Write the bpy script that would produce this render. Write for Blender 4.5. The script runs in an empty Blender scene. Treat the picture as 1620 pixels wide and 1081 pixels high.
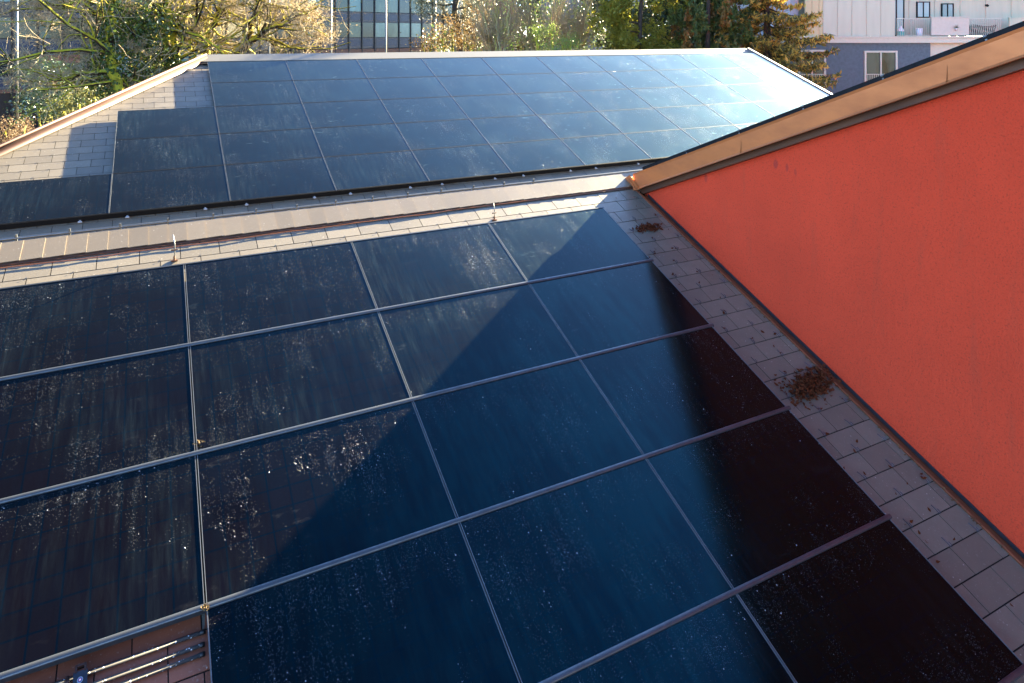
import bpy, math, random
from math import sin, cos, tan, pi, radians as rad, sqrt
from mathutils import Vector, Matrix, Quaternion

S = bpy.context.scene
COL = S.collection

# ------------------------------------------------------------------ camera, sky, sun, exposure
FPX, HZ, YAW, PHI = 1113.314, 55.585, rad(27.2187), rad(21.8809)
CAMZ = 10.0
cam_d = bpy.data.cameras.new("camera")
cam = bpy.data.objects.new("camera", cam_d)
COL.objects.link(cam)
cam.location = (0, 0, CAMZ)
cam.rotation_euler = (rad(90), 0, -YAW)
cam_d.sensor_fit = 'HORIZONTAL'
cam_d.sensor_width = 36.0
cam_d.lens = 36.0 * FPX / 1620.0
cam_d.shift_x = 0.0
cam_d.shift_y = (HZ - 540.5) / 1620.0
cam_d.clip_start = 0.05
cam_d.clip_end = 3000
S.camera = cam

SUN = Vector((0.77, 0.352, 0.2605)).normalized()
SUN_EL = math.asin(SUN.z)
SUN_ROT = math.atan2(SUN.x, SUN.y)
world = bpy.data.worlds.new("World")
S.world = world
world.use_nodes = True
wn = world.node_tree
wn.nodes.clear()
sky = wn.nodes.new('ShaderNodeTexSky')
sky.sky_type = 'NISHITA'
sky.sun_disc = False
sky.sun_elevation = SUN_EL
sky.sun_rotation = SUN_ROT
sky.air_density = 0.55
sky.dust_density = 0.5
sky.ozone_density = 1.0
bg = wn.nodes.new('ShaderNodeBackground')
bg.inputs['Strength'].default_value = 0.05
wo = wn.nodes.new('ShaderNodeOutputWorld')
# a clear winter sky is deepest about 80 degrees from the sun and brightens towards it
tcw = wn.nodes.new('ShaderNodeTexCoord')
dt = wn.nodes.new('ShaderNodeVectorMath'); dt.operation = 'DOT_PRODUCT'; dt.inputs[1].default_value = SUN
wn.links.new(tcw.outputs['Generated'], dt.inputs[0])
mr = wn.nodes.new('ShaderNodeMapRange'); mr.inputs['From Min'].default_value = -1.0; mr.inputs['From Max'].default_value = 1.0
wn.links.new(dt.outputs['Value'], mr.inputs['Value'])
cr = wn.nodes.new('ShaderNodeValToRGB'); cr.color_ramp.interpolation = 'B_SPLINE'
stops = [(-1.0, 1.0), (-.35, .95), (.0, .62), (.2, .36), (.42, .40), (.6, .82), (.8, 1.06), (.9, .85), (1.0, .6)]
el = cr.color_ramp.elements
while len(el) < len(stops): el.new(.5)
for e_, (c_, v_) in zip(el, stops): e_.position = (c_+1)/2; e_.color = (v_/1.5*.80, v_/1.5, v_/1.5*1.22, 1)
wn.links.new(mr.outputs[0], cr.inputs['Fac'])
ml = wn.nodes.new('ShaderNodeVectorMath'); ml.operation = 'MULTIPLY'
wn.links.new(sky.outputs[0], ml.inputs[0]); wn.links.new(cr.outputs['Color'], ml.inputs[1])
sc_ = wn.nodes.new('ShaderNodeVectorMath'); sc_.operation = 'SCALE'; sc_.inputs['Scale'].default_value = 1.5
wn.links.new(ml.outputs[0], sc_.inputs[0])
wn.links.new(sc_.outputs[0], bg.inputs['Color'])
wn.links.new(bg.outputs[0], wo.inputs['Surface'])

sun_d = bpy.data.lights.new("sun", 'SUN')
sun_d.energy = 5.0
sun_d.angle = rad(0.5)
sun_d.color = (1.0, 0.85, 0.55)
sun = bpy.data.objects.new("sun", sun_d)
COL.objects.link(sun)
sun.rotation_euler = SUN.to_track_quat('Z', 'Y').to_euler()
sun.location = (30, 20, 40)

S.view_settings.view_transform = 'Standard'
S.view_settings.look = 'None'
S.view_settings.exposure = 4.4
S.view_settings.gamma = 1.0
S.render.engine = 'CYCLES'

# ------------------------------------------------------------------ helpers
R_ = Vector((cos(YAW), -sin(YAW), 0))      # to the right of the view
F_ = Vector((sin(YAW), cos(YAW), 0))       # along the view
def fr(r, f, z): return R_ * r + F_ * f + Vector((0, 0, z))
def px(x, y, d):                            # a direction of view turned into a place d metres off
    return fr((x - 810) / FPX * d, d, CAMZ - (y - HZ) / FPX * d)

OA = Vector((0.3153, 8.0372, CAMZ - 2.3771))      # near roof: panel plane, top of the array, first joint
OC = Vector((1.1764, 17.6856, CAMZ - 0.6224))     # far roof
UX = Vector((1, 0, 0)); DN = Vector((0, -cos(PHI), -sin(PHI))); NN = Vector((0, -sin(PHI), cos(PHI)))

class MB:
    def __init__(s): s.v = []; s.f = []; s.mi = []; s.m = 0
    def add(s, vs, fs):
        b = len(s.v); s.v += [tuple(p) for p in vs]
        s.f += [tuple(b + i for i in f) for f in fs]; s.mi += [s.m] * len(fs)
        return s
    def box(s, x0, x1, y0, y1, z0, z1):
        return s.add([(x0,y0,z0),(x1,y0,z0),(x1,y1,z0),(x0,y1,z0),(x0,y0,z1),(x1,y0,z1),(x1,y1,z1),(x0,y1,z1)],
                     [(0,3,2,1),(4,5,6,7),(0,1,5,4),(1,2,6,5),(2,3,7,6),(3,0,4,7)])
    def hexa(s, p):
        return s.add(p, [(0,3,2,1),(4,5,6,7),(0,1,5,4),(1,2,6,5),(2,3,7,6),(3,0,4,7)])
    def bar(s, a, b, w, h=None, up=Vector((0,0,1))):
        a = Vector(a); b = Vector(b); h = h or w; t = (b-a).normalized(); x = t.cross(up)
        if x.length < 1e-4: x = t.cross(Vector((1,0,0)))
        x.normalize(); y = x.cross(t)
        q = [x*i*w/2 + y*j*h/2 for i, j in ((-1,-1),(1,-1),(1,1),(-1,1))]
        return s.add([a+k for k in q]+[b+k for k in q], [(0,3,2,1),(4,5,6,7),(0,1,5,4),(1,2,6,5),(2,3,7,6),(3,0,4,7)])
    def tube(s, pts, rs, n=6, cap=True):
        pts = [Vector(p) for p in pts]
        if not hasattr(rs, '__len__'): rs = [rs]*len(pts)
        vs = []; fs = []; prev = None
        for i, p in enumerate(pts):
            t = (pts[min(i+1,len(pts)-1)] - pts[max(i-1,0)]).normalized()
            if prev is None:
                a = t.cross(Vector((0,0,1)))
                if a.length < 1e-3: a = t.cross(Vector((1,0,0)))
            else:
                a = prev - t*prev.dot(t)
                if a.length < 1e-4: a = t.cross(Vector((0,1,0)))
            a.normalize(); prev = a; b = t.cross(a)
            for k in range(n):
                an = 2*pi*k/n
                vs.append(p + (a*cos(an) + b*sin(an))*rs[i])
        for i in range(len(pts)-1):
            for k in range(n):
                k2 = (k+1) % n
                fs.append((i*n+k, i*n+k2, (i+1)*n+k2, (i+1)*n+k))
        if cap:
            fs.append(tuple(range(n))[::-1]); fs.append(tuple((len(pts)-1)*n+k for k in range(n)))
        return s.add(vs, fs)
    def build(s, name, mat, parent=None, smooth=False):
        me = bpy.data.meshes.new(name)
        me.from_pydata(s.v, [], s.f)
        mats = mat if isinstance(mat, (list, tuple)) else [mat]
        for m in mats: me.materials.append(m)
        if len(mats) > 1: me.polygons.foreach_set('material_index', s.mi)
        if smooth: me.polygons.foreach_set('use_smooth', [True]*len(me.polygons))
        me.update()
        o = bpy.data.objects.new(name, me)
        COL.objects.link(o)
        if parent: o.parent = parent
        return o

def tag(o, label=None, cat=None, group=None, kind=None):
    if label: o['label'] = label
    if cat: o['category'] = cat
    if group: o['group'] = group
    if kind: o['kind'] = kind
    return o
def thing(name, label, cat, loc=(0,0,0), rot=(0,0,0), group=None):
    o = bpy.data.objects.new(name, None); COL.objects.link(o)
    o.empty_display_size = 0.3
    o.location = loc; o.rotation_euler = rot
    return tag(o, label, cat, group)
def kids(o): return [c for c in bpy.data.objects if c.parent == o]
def dup(root, loc, label=None, rot=None):
    def cp(o, par):
        c = o.copy(); COL.objects.link(c)
        if par: c.parent = par
        for k in KID.get(o.name, []):
            cp(k, c)
        return c
    r = cp(root, None); r.location = loc
    if rot is not None: r.rotation_euler = rot
    if label: r['label'] = label
    return r
KID = {}
def note(root):
    for c in bpy.data.objects:
        if c.parent: KID.setdefault(c.parent.name, [])
    for c in bpy.data.objects:
        if c.parent and c not in KID[c.parent.name]: KID[c.parent.name].append(c)

# ------------------------------------------------------------------ materials
class NT:
    def __init__(s, name):
        s.m = bpy.data.materials.new(name); s.m.use_nodes = True
        s.t = s.m.node_tree; s.t.nodes.clear()
        s.out = s.n('ShaderNodeOutputMaterial')
    def n(s, typ, **kw):
        d = s.t.nodes.new(typ)
        for k, v in kw.items():
            if k in d.inputs: s.set(d.inputs[k], v)
            else: setattr(d, k, v)
        return d
    def set(s, inp, v):
        if hasattr(v, 'is_linked') or isinstance(v, bpy.types.NodeSocket): s.t.links.new(v, inp)
        else: inp.default_value = v
    def link(s, a, b): s.t.links.new(a, b)
    def geo(s): return s.n('ShaderNodeNewGeometry')
    def pos(s): return s.geo().outputs['Position']
    def objc(s): return s.n('ShaderNodeTexCoord').outputs['Object']
    def mapv(s, v, scale=(1,1,1), rot=(0,0,0), loc=(0,0,0)):
        d = s.n('ShaderNodeMapping'); s.link(v, d.inputs['Vector'])
        d.inputs['Scale'].default_value = scale; d.inputs['Rotation'].default_value = rot; d.inputs['Location'].default_value = loc
        return d.outputs[0]
    def noise(s, v, scale, detail=3, rough=.5, out='Fac'):
        d = s.n('ShaderNodeTexNoise'); s.link(v, d.inputs['Vector'])
        d.inputs['Scale'].default_value = scale; d.inputs['Detail'].default_value = detail; d.inputs['Roughness'].default_value = rough
        return d.outputs[out]
    def ramp(s, fac, a, b, lo=0.0, hi=1.0):
        d = s.n('ShaderNodeMapRange'); s.link(fac, d.inputs['Value'])
        for k, v in (('From Min',a),('From Max',b),('To Min',lo),('To Max',hi)): d.inputs[k].default_value = v
        return d.outputs[0]
    def math(s, op, a, b=None, c=None):
        d = s.n('ShaderNodeMath', operation=op)
        s.set(d.inputs[0], a)
        if b is not None: s.set(d.inputs[1], b)
        if c is not None: s.set(d.inputs[2], c)
        return d.outputs[0]
    def mix(s, fac, a, b):
        d = s.n('ShaderNodeMix', data_type='RGBA')
        s.set(d.inputs[0], fac); s.set(d.inputs[6], a if not isinstance(a, tuple) else c4(a)); s.set(d.inputs[7], b if not isinstance(b, tuple) else c4(b))
        return d.outputs[2]
    def bump(s, h, strength=.3, dist=.01):
        d = s.n('ShaderNodeBump'); s.link(h, d.inputs['Height'])
        d.inputs['Strength'].default_value = strength; d.inputs['Distance'].default_value = dist
        return d.outputs[0]
    def bsdf(s, color, rough=.5, metal=0.0, normal=None, spec=.5, ior=1.5):
        d = s.n('ShaderNodeBsdfPrincipled')
        s.set(d.inputs['Base Color'], c4(color) if isinstance(color, tuple) else color)
        s.set(d.inputs['Roughness'], rough); s.set(d.inputs['Metallic'], metal)
        d.inputs['Specular IOR Level'].default_value = spec; d.inputs['IOR'].default_value = ior
        if normal is not None: s.link(normal, d.inputs['Normal'])
        return d.outputs[0]
    def done(s, sh): s.link(sh, s.out.inputs['Surface']); return s.m
def c4(c): return (c[0], c[1], c[2], 1.0)
def lighter(c, k): return tuple(min(1, x*k) for x in c)

def m_plain(name, col, rough=.5, metal=0.0, var=.18, scale=6.0, bump=0.0, spec=.5, bscale=60):
    t = NT(name); p = t.objc()
    n = t.noise(p, scale, 5, .6)
    c = t.mix(t.ramp(n, .3, .7), lighter(col, 1-var), lighter(col, 1+var))
    nm = t.bump(t.noise(p, bscale, 4), bump, .01) if bump else None
    r = t.ramp(t.noise(p, scale*2.3, 3), .3, .7, max(.03, rough-.08), min(1, rough+.08))
    return t.done(t.bsdf(c, r, metal, nm, spec))

def m_slate(name, base):
    t = NT(name); p = t.pos(); g = t.geo()
    isl = g.outputs['Random Per Island']
    c = t.mix(isl, lighter(base, .86), lighter(base, 1.14))
    n = t.noise(p, 7, 6, .65)
    c = t.mix(t.ramp(n, .35, .75, 0, .45), c, lighter(base, .72))
    n2 = t.noise(p, 55, 4, .6)
    c = t.mix(t.ramp(n2, .62, .75, 0, .35), c, (.5, .46, .40))
    # light lichen specks
    vo = t.n('ShaderNodeTexVoronoi'); t.link(p, vo.inputs['Vector']); vo.inputs['Scale'].default_value = 26
    sp = t.math('LESS_THAN', vo.outputs['Distance'], .14)
    sep = t.n('ShaderNodeSeparateColor'); t.link(vo.outputs['Color'], sep.inputs[0])
    sp = t.math('MULTIPLY', sp, t.math('GREATER_THAN', sep.outputs[0], .86))
    c = t.mix(t.math('MULTIPLY', sp, .5), c, (.55, .52, .46))
    nm = t.bump(t.noise(p, 90, 5, .7), .25, .004)
    r = t.ramp(n, .3, .7, .36, .5)
    return t.done(t.bsdf(c, r, 0, nm, .65))

def m_copper(name, col=(.60,.30,.16), rough=.42, metal=.75, stain=(.30,.13,.06)):
    t = NT(name); p = t.pos()
    n = t.noise(t.mapv(p, (1, 1, 3)), 1.6, 6, .6)
    c = t.mix(t.ramp(n, .42, .72, 0, .55), col, stain)
    n2 = t.noise(p, 30, 4, .7)
    c = t.mix(t.ramp(n2, .62, .8, 0, .3), c, lighter(stain, .8))
    r = t.ramp(n, .3, .7, rough-.1, rough+.1)
    nm = t.bump(t.noise(p, 2.2, 3), .12, .03)
    return t.done(t.bsdf(c, r, metal, nm))

def m_metal(name, col=(.62,.64,.66), rough=.3, specks=False, metal=.9):
    t = NT(name); p = t.pos()
    n = t.noise(p, 9, 5, .6)
    c = t.mix(t.ramp(n, .35, .7), col, lighter(col, .72))
    if specks:
        vo = t.n('ShaderNodeTexVoronoi'); t.link(p, vo.inputs['Vector']); vo.inputs['Scale'].default_value = 70
        sep = t.n('ShaderNodeSeparateColor'); t.link(vo.outputs['Color'], sep.inputs[0])
        k = t.math('MULTIPLY', t.math('LESS_THAN', vo.outputs['Distance'], .3), t.math('GREATER_THAN', sep.outputs[0], .72))
        a = t.bsdf(c, rough, metal); b = t.bsdf((.85,.86,.88), .15, 0)
        mx = t.n('ShaderNodeMixShader'); t.link(k, mx.inputs[0]); t.link(a, mx.inputs[1]); t.link(b, mx.inputs[2])
        return t.done(mx.outputs[0])
    return t.done(t.bsdf(c, t.ramp(n, .3, .7, rough-.06, rough+.1), metal))

def m_panel():
    t = NT("dewy_solar_glass")
    q = t.mapv(t.pos(), rot=(-PHI, 0, 0))               # x along the roof, y up the slope
    oi = t.n('ShaderNodeObjectInfo'); cx = t.n('ShaderNodeCombineXYZ'); t.link(t.math('MULTIPLY', oi.outputs['Random'], 37.0), cx.inputs[0]); t.link(t.math('MULTIPLY', oi.outputs['Random'], 91.0), cx.inputs[1])
    va = t.n('ShaderNodeVectorMath', operation='ADD'); t.link(q, va.inputs[0]); t.link(cx.outputs[0], va.inputs[1]); q = va.outputs[0]
    lc = t.objc()
    # cells
    br = t.n('ShaderNodeTexBrick'); t.link(t.mapv(lc, (1, 1, 1), loc=(0.006, -0.006, 0)), br.inputs['Vector'])
    br.offset = 0.0; br.squash = 1.0
    for k, v in (('Scale',1.0),('Mortar Size',.006),('Mortar Smooth',.3),('Brick Width',.1567),('Row Height',.1593),('Bias',0.0)): br.inputs[k].default_value = v
    br.inputs['Color1'].default_value = (.0024,.0012,.0011,1); br.inputs['Color2'].default_value = (.0018,.0011,.0012,1); br.inputs['Mortar'].default_value = (.0003,.0011,.0030,1)
    cell = br.outputs['Color']
    # dew: where it lies (large patches), the runs down the slope, the single drops
    patch = t.ramp(t.noise(t.mapv(q, (1, .8, 0)), 1.15, 4, .6), .48, .74)
    run = t.ramp(t.noise(t.mapv(q, (1, .10, 0)), 17, 4, .65), .40, .66)
    run2 = t.ramp(t.noise(t.mapv(q, (1, .07, 0)), 46, 3, .6), .42, .62)
    film = t.math('MULTIPLY', run, t.math('ADD', t.math('MULTIPLY', run2, .6), .4))
    film = t.math('MULTIPLY', film, t.ramp(t.noise(q, .9, 3), .46, .64, .0, 1.0))
    # the upper edge of each panel keeps more drops
    sx = t.n('ShaderNodeSeparateXYZ'); t.link(lc, sx.inputs[0])
    edge = t.ramp(sx.outputs['Y'], -.35, -.0, 0.0, .35)
    dens = t.math('MULTIPLY', t.math('ADD', patch, edge), t.math('ADD', t.math('MULTIPLY', run, .9), .03))
    def drops(scale, size, keep, seed):
        vo = t.n('ShaderNodeTexVoronoi'); mv = t.mapv(q, (1, 1, 0), loc=(seed, seed*2, 0)); t.link(mv, vo.inputs['Vector']); vo.inputs['Scale'].default_value = scale
        vo.voronoi_dimensions = '2D'
        sep = t.n('ShaderNodeSeparateColor'); t.link(vo.outputs['Color'], sep.inputs[0])
        rr = t.math('MULTIPLY', t.math('ADD', sep.outputs[1], .25), size)
        inside = t.math('LESS_THAN', vo.outputs['Distance'], rr)
        on = t.math('LESS_THAN', sep.outputs[0], t.math('MULTIPLY', dens, keep))
        sub = t.n('ShaderNodeVectorMath', operation='SUBTRACT'); t.link(mv, sub.inputs[0]); t.link(vo.outputs['Position'], sub.inputs[1])
        return t.math('MULTIPLY', inside, on), sub.outputs[0], t.math('DIVIDE', scale*.9, rr)
    big, o1, k1 = drops(50, .20, .03, 3.1)
    mid, o2, k2 = drops(95, .26, .10, 7.7)
    fine, o3, k3 = drops(200, .34, .75, 1.3)
    tilt = None
    for m_, o_, k_ in ((big, o1, k1), (mid, o2, k2), (fine, o3, k3)):
        sc = t.n('ShaderNodeVectorMath', operation='SCALE'); t.link(o_, sc.inputs[0]); t.link(t.math('MULTIPLY', m_, k_), sc.inputs['Scale'])
        if tilt is None: tilt = sc.outputs[0]
        else:
            ad = t.n('ShaderNodeVectorMath', operation='ADD'); t.link(tilt, ad.inputs[0]); t.link(sc.outputs[0], ad.inputs[1]); tilt = ad.outputs[0]
    tl = t.mapv(tilt, rot=(PHI, 0, 0))
    ad = t.n('ShaderNodeVectorMath', operation='ADD'); t.link(tl, ad.inputs[0]); t.link(t.geo().outputs['Normal'], ad.inputs[1])
    nrm = t.n('ShaderNodeVectorMath', operation='NORMALIZE'); t.link(ad.outputs[0], nrm.inputs[0])
    dots = t.math('MINIMUM', t.math('ADD', big, t.math('ADD', t.math('MULTIPLY', mid, .6), t.math('MULTIPLY', fine, .2))), 1.0)
    # dried frost-like patches of lime and dust near the lower edges
    dustn = t.ramp(t.noise(t.mapv(q, (1.2, 2.6, 0), loc=(4, 9, 0)), 3.2, 6, .68), .60, .74)
    dust = t.math('MULTIPLY', dustn, t.ramp(t.noise(q, .55, 2), .40, .62, 0.1, 1.0))
    col = t.mix(t.math('MULTIPLY', film, .0012), cell, (.7, .74, .8))
    col = t.mix(t.math('MULTIPLY', dust, .012), col, (.8, .78, .74))
    lw0 = t.n('ShaderNodeLayerWeight'); lw0.inputs['Blend'].default_value = .5
    rough = t.math('ADD', t.ramp(lw0.outputs['Facing'], .42, .60, .15, .05), t.math('ADD', t.math('MULTIPLY', film, .04), 0.0))
    nm = t.bump(t.noise(q, 2.0, 2), .02, .02)
    a = t.bsdf(col, rough, 0, nm, .5, 1.45); wet = t.ramp(t.math('ADD', t.math('MULTIPLY', t.noise(t.mapv(q, (1,.16,0)), 13, 5, .7), .6), t.math('MULTIPLY', t.noise(q, 1.3, 3), .55)), .50, .66); t.set(a.node.inputs['Specular Tint'], t.mix(wet, (.015,.44,.64), (.03,.68,.88)))
    # thin veil of dew: scatters the light forward, towards a viewer who looks at the sun
    gl = t.n('ShaderNodeBsdfGlossy'); gl.inputs['Color'].default_value = (.58,.93,1.0,1); gl.inputs['Roughness'].default_value = .64
    lw = t.n('ShaderNodeLayerWeight'); lw.inputs['Blend'].default_value = .5
    k = t.math('MULTIPLY', t.math('POWER', lw.outputs['Facing'], 4.0), t.math('ADD', t.math('MULTIPLY', film, .12), t.math('ADD', t.math('MULTIPLY', dust, .60), .15)))
    k = t.math('ADD', k, t.math('MULTIPLY', film, .006))
    k = t.math('MINIMUM', k, .4)
    mx = t.n('ShaderNodeMixShader'); t.link(k, mx.inputs[0]); t.link(a, mx.inputs[1]); t.link(gl.outputs[0], mx.inputs[2])
    # the drops: small beads whose rounded sides catch the sun
    bead = t.n('ShaderNodeBsdfPrincipled'); bead.inputs['Base Color'].default_value = (.30,.31,.32,1); bead.inputs['Roughness'].default_value = .22; t.link(nrm.outputs[0], bead.inputs['Normal'])
    m2 = t.n('ShaderNodeMixShader'); t.link(dots, m2.inputs[0]); t.link(mx.outputs[0], m2.inputs[1]); t.link(bead.outputs[0], m2.inputs[2])
    return t.done(m2.outputs[0])

def m_stucco():
    t = NT("orange_render"); p = t.pos()
    base = (.80, .064, .020)
    n = t.noise(p, .9, 5, .6)
    c = t.mix(t.ramp(n, .3, .7), lighter(base, .92), lighter(base, 1.06))
    run = t.noise(t.mapv(p, (1, 3.2, .35)), 2.4, 4, .6)          # faint rain runs
    c = t.mix(t.ramp(run, .56, .78, 0, .22), c, (.34, .075, .036))
    pit = t.noise(p, 60, 4, .65)
    c = t.mix(t.ramp(pit, .54, .70, 0, .6), c, (.36, .03, .012))
    c = t.mix(t.ramp(t.noise(p, 110, 3, .6), .58, .72, 0, .35), c, (.85, .12, .05))
    # the three old damp spots high on the wall
    for (y, z, a, b, s) in ((5.965+.0, 8.475, .035, .055, .6), (5.80, 8.46, .022, .05, .5), (7.14, 8.10, .03, .06, .5), (5.68, 8.43, .018, .04, .35)):
        d = t.n('ShaderNodeVectorMath', operation='SUBTRACT'); t.link(p, d.inputs[0]); d.inputs[1].default_value = (6.57, y, z)
        e = t.n('ShaderNodeVectorMath', operation='MULTIPLY'); t.link(d.outputs[0], e.inputs[0]); e.inputs[1].default_value = (0, 1/a, 1/b)
        l = t.n('ShaderNodeVectorMath', operation='LENGTH'); t.link(e.outputs[0], l.inputs[0])
        c = t.mix(t.ramp(t.math('ADD', l.outputs['Value'], t.math('MULTIPLY', t.noise(p, 25, 3), .5)), 1.0, 1.4, s, 0), c, (.36, .035, .03))
    h = t.math('ADD', t.noise(p, 75, 4, .7), t.math('MULTIPLY', t.noise(p, 24, 3, .6), .6))
    return t.done(t.bsdf(c, .85, 0, t.bump(h, .9, .022), .25))

def m_leaf(name, c1, c2, rough=.5, trans=.35, spec=.4):
    t = NT(name); g = t.geo()
    isl = g.outputs['Random Per Island']
    n = t.noise(t.pos(), .9, 3)
    c = t.mix(t.math('MULTIPLY', t.math('ADD', isl, t.ramp(n, .35, .65)), .5), c1, c2)
    a = t.bsdf(c, rough, 0, None, spec)
    tr = t.n('ShaderNodeBsdfTranslucent'); t.link(t.mix(.5, c, lighter(c2, 1.5)), tr.inputs['Color'])
    mx = t.n('ShaderNodeMixShader'); mx.inputs[0].default_value = trans
    t.link(a, mx.inputs[1]); t.link(tr.outputs[0], mx.inputs[2])
    return t.done(mx.outputs[0])

def m_bark(name, bark, moss, amount=.5):
    t = NT(name); p = t.pos(); g = t.geo()
    n = t.noise(t.mapv(p, (1,1,.5)), 14, 5, .65)
    c = t.mix(t.ramp(n, .3, .7), lighter(bark, .6), lighter(bark, 1.3))
    sx = t.n('ShaderNodeSeparateXYZ'); t.link(g.outputs['Normal'], sx.inputs[0])
    up = t.math('ADD', t.math('MULTIPLY', sx.outputs['Z'], .55), t.math('MULTIPLY', t.noise(p, 2.2, 4), 1.2))
    k = t.ramp(up, .75-amount*.5, 1.0-amount*.5)
    c = t.mix(k, c, t.mix(t.noise(p, 9, 3), lighter(moss, .75), lighter(moss, 1.25)))
    return t.done(t.bsdf(c, .85, 0, t.bump(n, .5, .03), .2))

M = dict(
    slate=m_slate("warm_grey_slate", (.146,.123,.090)),
    slate_warm_shade=m_slate('warm_shade_slate', (.24,.066,.030)),  # same slate, with the opening's shade and warm bounce put into the colour
    ridge=m_slate("ridge_slate", (.160,.125,.084)),
    under=m_plain("roof_underlay", (.005,.0045,.004), .9),
    wall=m_plain("cream_render", (.6,.56,.5), .9, bump=.3),
    stucco=m_stucco(),
    copper=m_copper("brushed_copper", (.54,.160,.042), .42, .45, (.34,.09,.024)),
    copper_dark=m_copper("aged_copper", (.10,.038,.016), .5, .4, (.05,.02,.010)),
    copper_pink=m_copper("bright_copper", (.048,.018,.012), .6, .2, (.034,.013,.009)),
    wire=m_copper("copper_wire", (.34,.12,.05), .45, .6, (.16,.05,.025)),
    glass=m_panel(),
    alu=m_metal("pale_aluminium", (.20,.21,.22), .4, metal=.6),
    rail=m_metal("grey_rail", (.10,.108,.118), .36, metal=.75),
    dark=m_plain("black_anodised", (.0030,.0030,.0036), .6, .0, spec=.2),
    steel=m_metal("galvanised_steel", (.20,.21,.215), .45),
    drop_steel=m_metal("wet_steel_tube", (.080,.077,.074), .6, True, .2),
    cap=m_plain("black_rubber", (.002,.002,.0022), .5),
    zinc=m_plain("pale_ridge_metal", (.135,.125,.105), .5, .0, var=.08, scale=30),
    leafd=m_leaf("dead_leaf", (.040,.008,.003), (.14,.034,.010), .8, .1, .12),
    hook=m_metal("hook_wire", (.10,.10,.11), .4),
)

# ------------------------------------------------------------------ ground
def ground():
    t = NT("leaf_litter_soil"); p = t.pos()
    n = t.noise(p, .35, 6, .65); n2 = t.noise(p, 6, 5, .7)
    c = t.mix(t.ramp(n, .4, .6), (.10,.065,.035), (.05,.065,.025))
    c = t.mix(t.ramp(n2, .45, .65, 0, .8), c, (.20,.125,.065))
    m = t.done(t.bsdf(c, .95, 0, t.bump(n2, .6, .05), .2))
    mb = MB(); N = 24
    for i in range(N+1):
        for j in range(N+1):
            x = (i/N*2-1); y = (j/N*2-1)
            X = x*abs(x)*900; Y = y*abs(y)*900+20
            mb.v.append((X, Y, 1.3 + .12*sin(X*.13)*cos(Y*.11)))
    for i in range(N):
        for j in range(N):
            a = i*(N+1)+j; mb.f.append((a, a+N+1, a+N+2, a+1)); mb.mi.append(0)
    o = mb.build("ground", m, smooth=True); o['kind'] = 'structure'
GZ = 1.3
ground()

# ------------------------------------------------------------------ slates
EXP = 0.2315
def slates(mb, u0, u1, v0, v1, n0, vb, ub, lim=None, w=.39, seed=1, skip=None):
    rng = random.Random(seed)
    k0 = math.floor((v0 - vb)/EXP)
    k = k0
    while vb + k*EXP < v1:
        va = vb + k*EXP; vz = va + EXP                     # this row shows from va to vz
        off = ub + (w/2 if k % 2 else 0)
        j = math.floor((u0-off)/w) - 1
        while off + j*w < u1:
            a = off + j*w + .0040; b = a + w - .0080; j += 1
            a = max(a, u0); b = min(b, u1)
            if b - a < .02: continue
            t0 = va + .0055; t1 = vz - .0045 + rng.uniform(-.001, .001)
            if skip and skip((a+b)/2, (va+vz)/2): continue
            A0, A1 = a, a
            if lim:
                l0, l1 = lim(t0), lim(t1)
                A0, A1 = max(a, l0), max(a, l1)
                if A0 >= b and A1 >= b: continue
                A0 = min(A0, b-.002); A1 = min(A1, b-.002)
            zt = n0 + .004; zb = n0 + .0048 + rng.uniform(-.0008, .0008)
            tk = .0055; sk = rng.uniform(-.0005, .0005)
            p = [(A0,-t0,zt-tk),(b,-t0,zt-tk),(b,-t1,zb-tk+sk),(A1,-t1,zb-tk-sk),(A0,-t0,zt),(b,-t0,zt),(b,-t1,zb+sk),(A1,-t1,zb-sk)]
            mb.hexa([p[3],p[2],p[1],p[0],p[7],p[6],p[5],p[4]])
        k += 1

def hook_mesh():
    mb = MB()
    mb.tube([(0,.055,.010),(0,.02,.014),(0,-.006,.014),(0,-.011,.022),(0,-.006,.030),(0,.014,.029)], .0028, 5)
    return mb

# ------------------------------------------------------------------ near house with the low slate roof
near = thing("slate_roof_house", "low foreground slate roof with pale ridge slates and a copper gutter", "house", (2.0, 4.0, GZ))
def plane_child(name, O, parent, mb, mat, smooth=False):
    o = mb.build(name, mat, parent, smooth)
    o.matrix_local = parent.matrix_basis.inverted() @ (Matrix.Translation(O) @ Matrix.Rotation(PHI, 4, 'X'))
    return o
def world_child(name, parent, mb, mat, smooth=False):
    o = mb.build(name, mat, parent, smooth)
    o.matrix_local = parent.matrix_basis.inverted()
    return o
bpy.context.view_layer.update()
SL = -.10
mb = MB()
mb.m = 1; mb.box(-5.0, 6.116, -9.4, .80, SL-.14, SL-.008); mb.m = 0
slates(mb, -4.9, 6.13, -.60, 9.2, SL-.006, -.2315, -.219+.39, skip=lambda u, v: u < .02 and 3.3 < v < 5.4)
mb.m = 2; slates(mb, -4.9, .02, 3.3, 5.4, SL-.006, -.2315, -.219+.39, skip=lambda u, v: not (u < .02 and 3.3 < v < 5.4)); mb.m = 0
roofA = plane_child("slate_roof", OA, near, mb, [M['slate'], M['under'], M['slate_warm_shade']])
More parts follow.
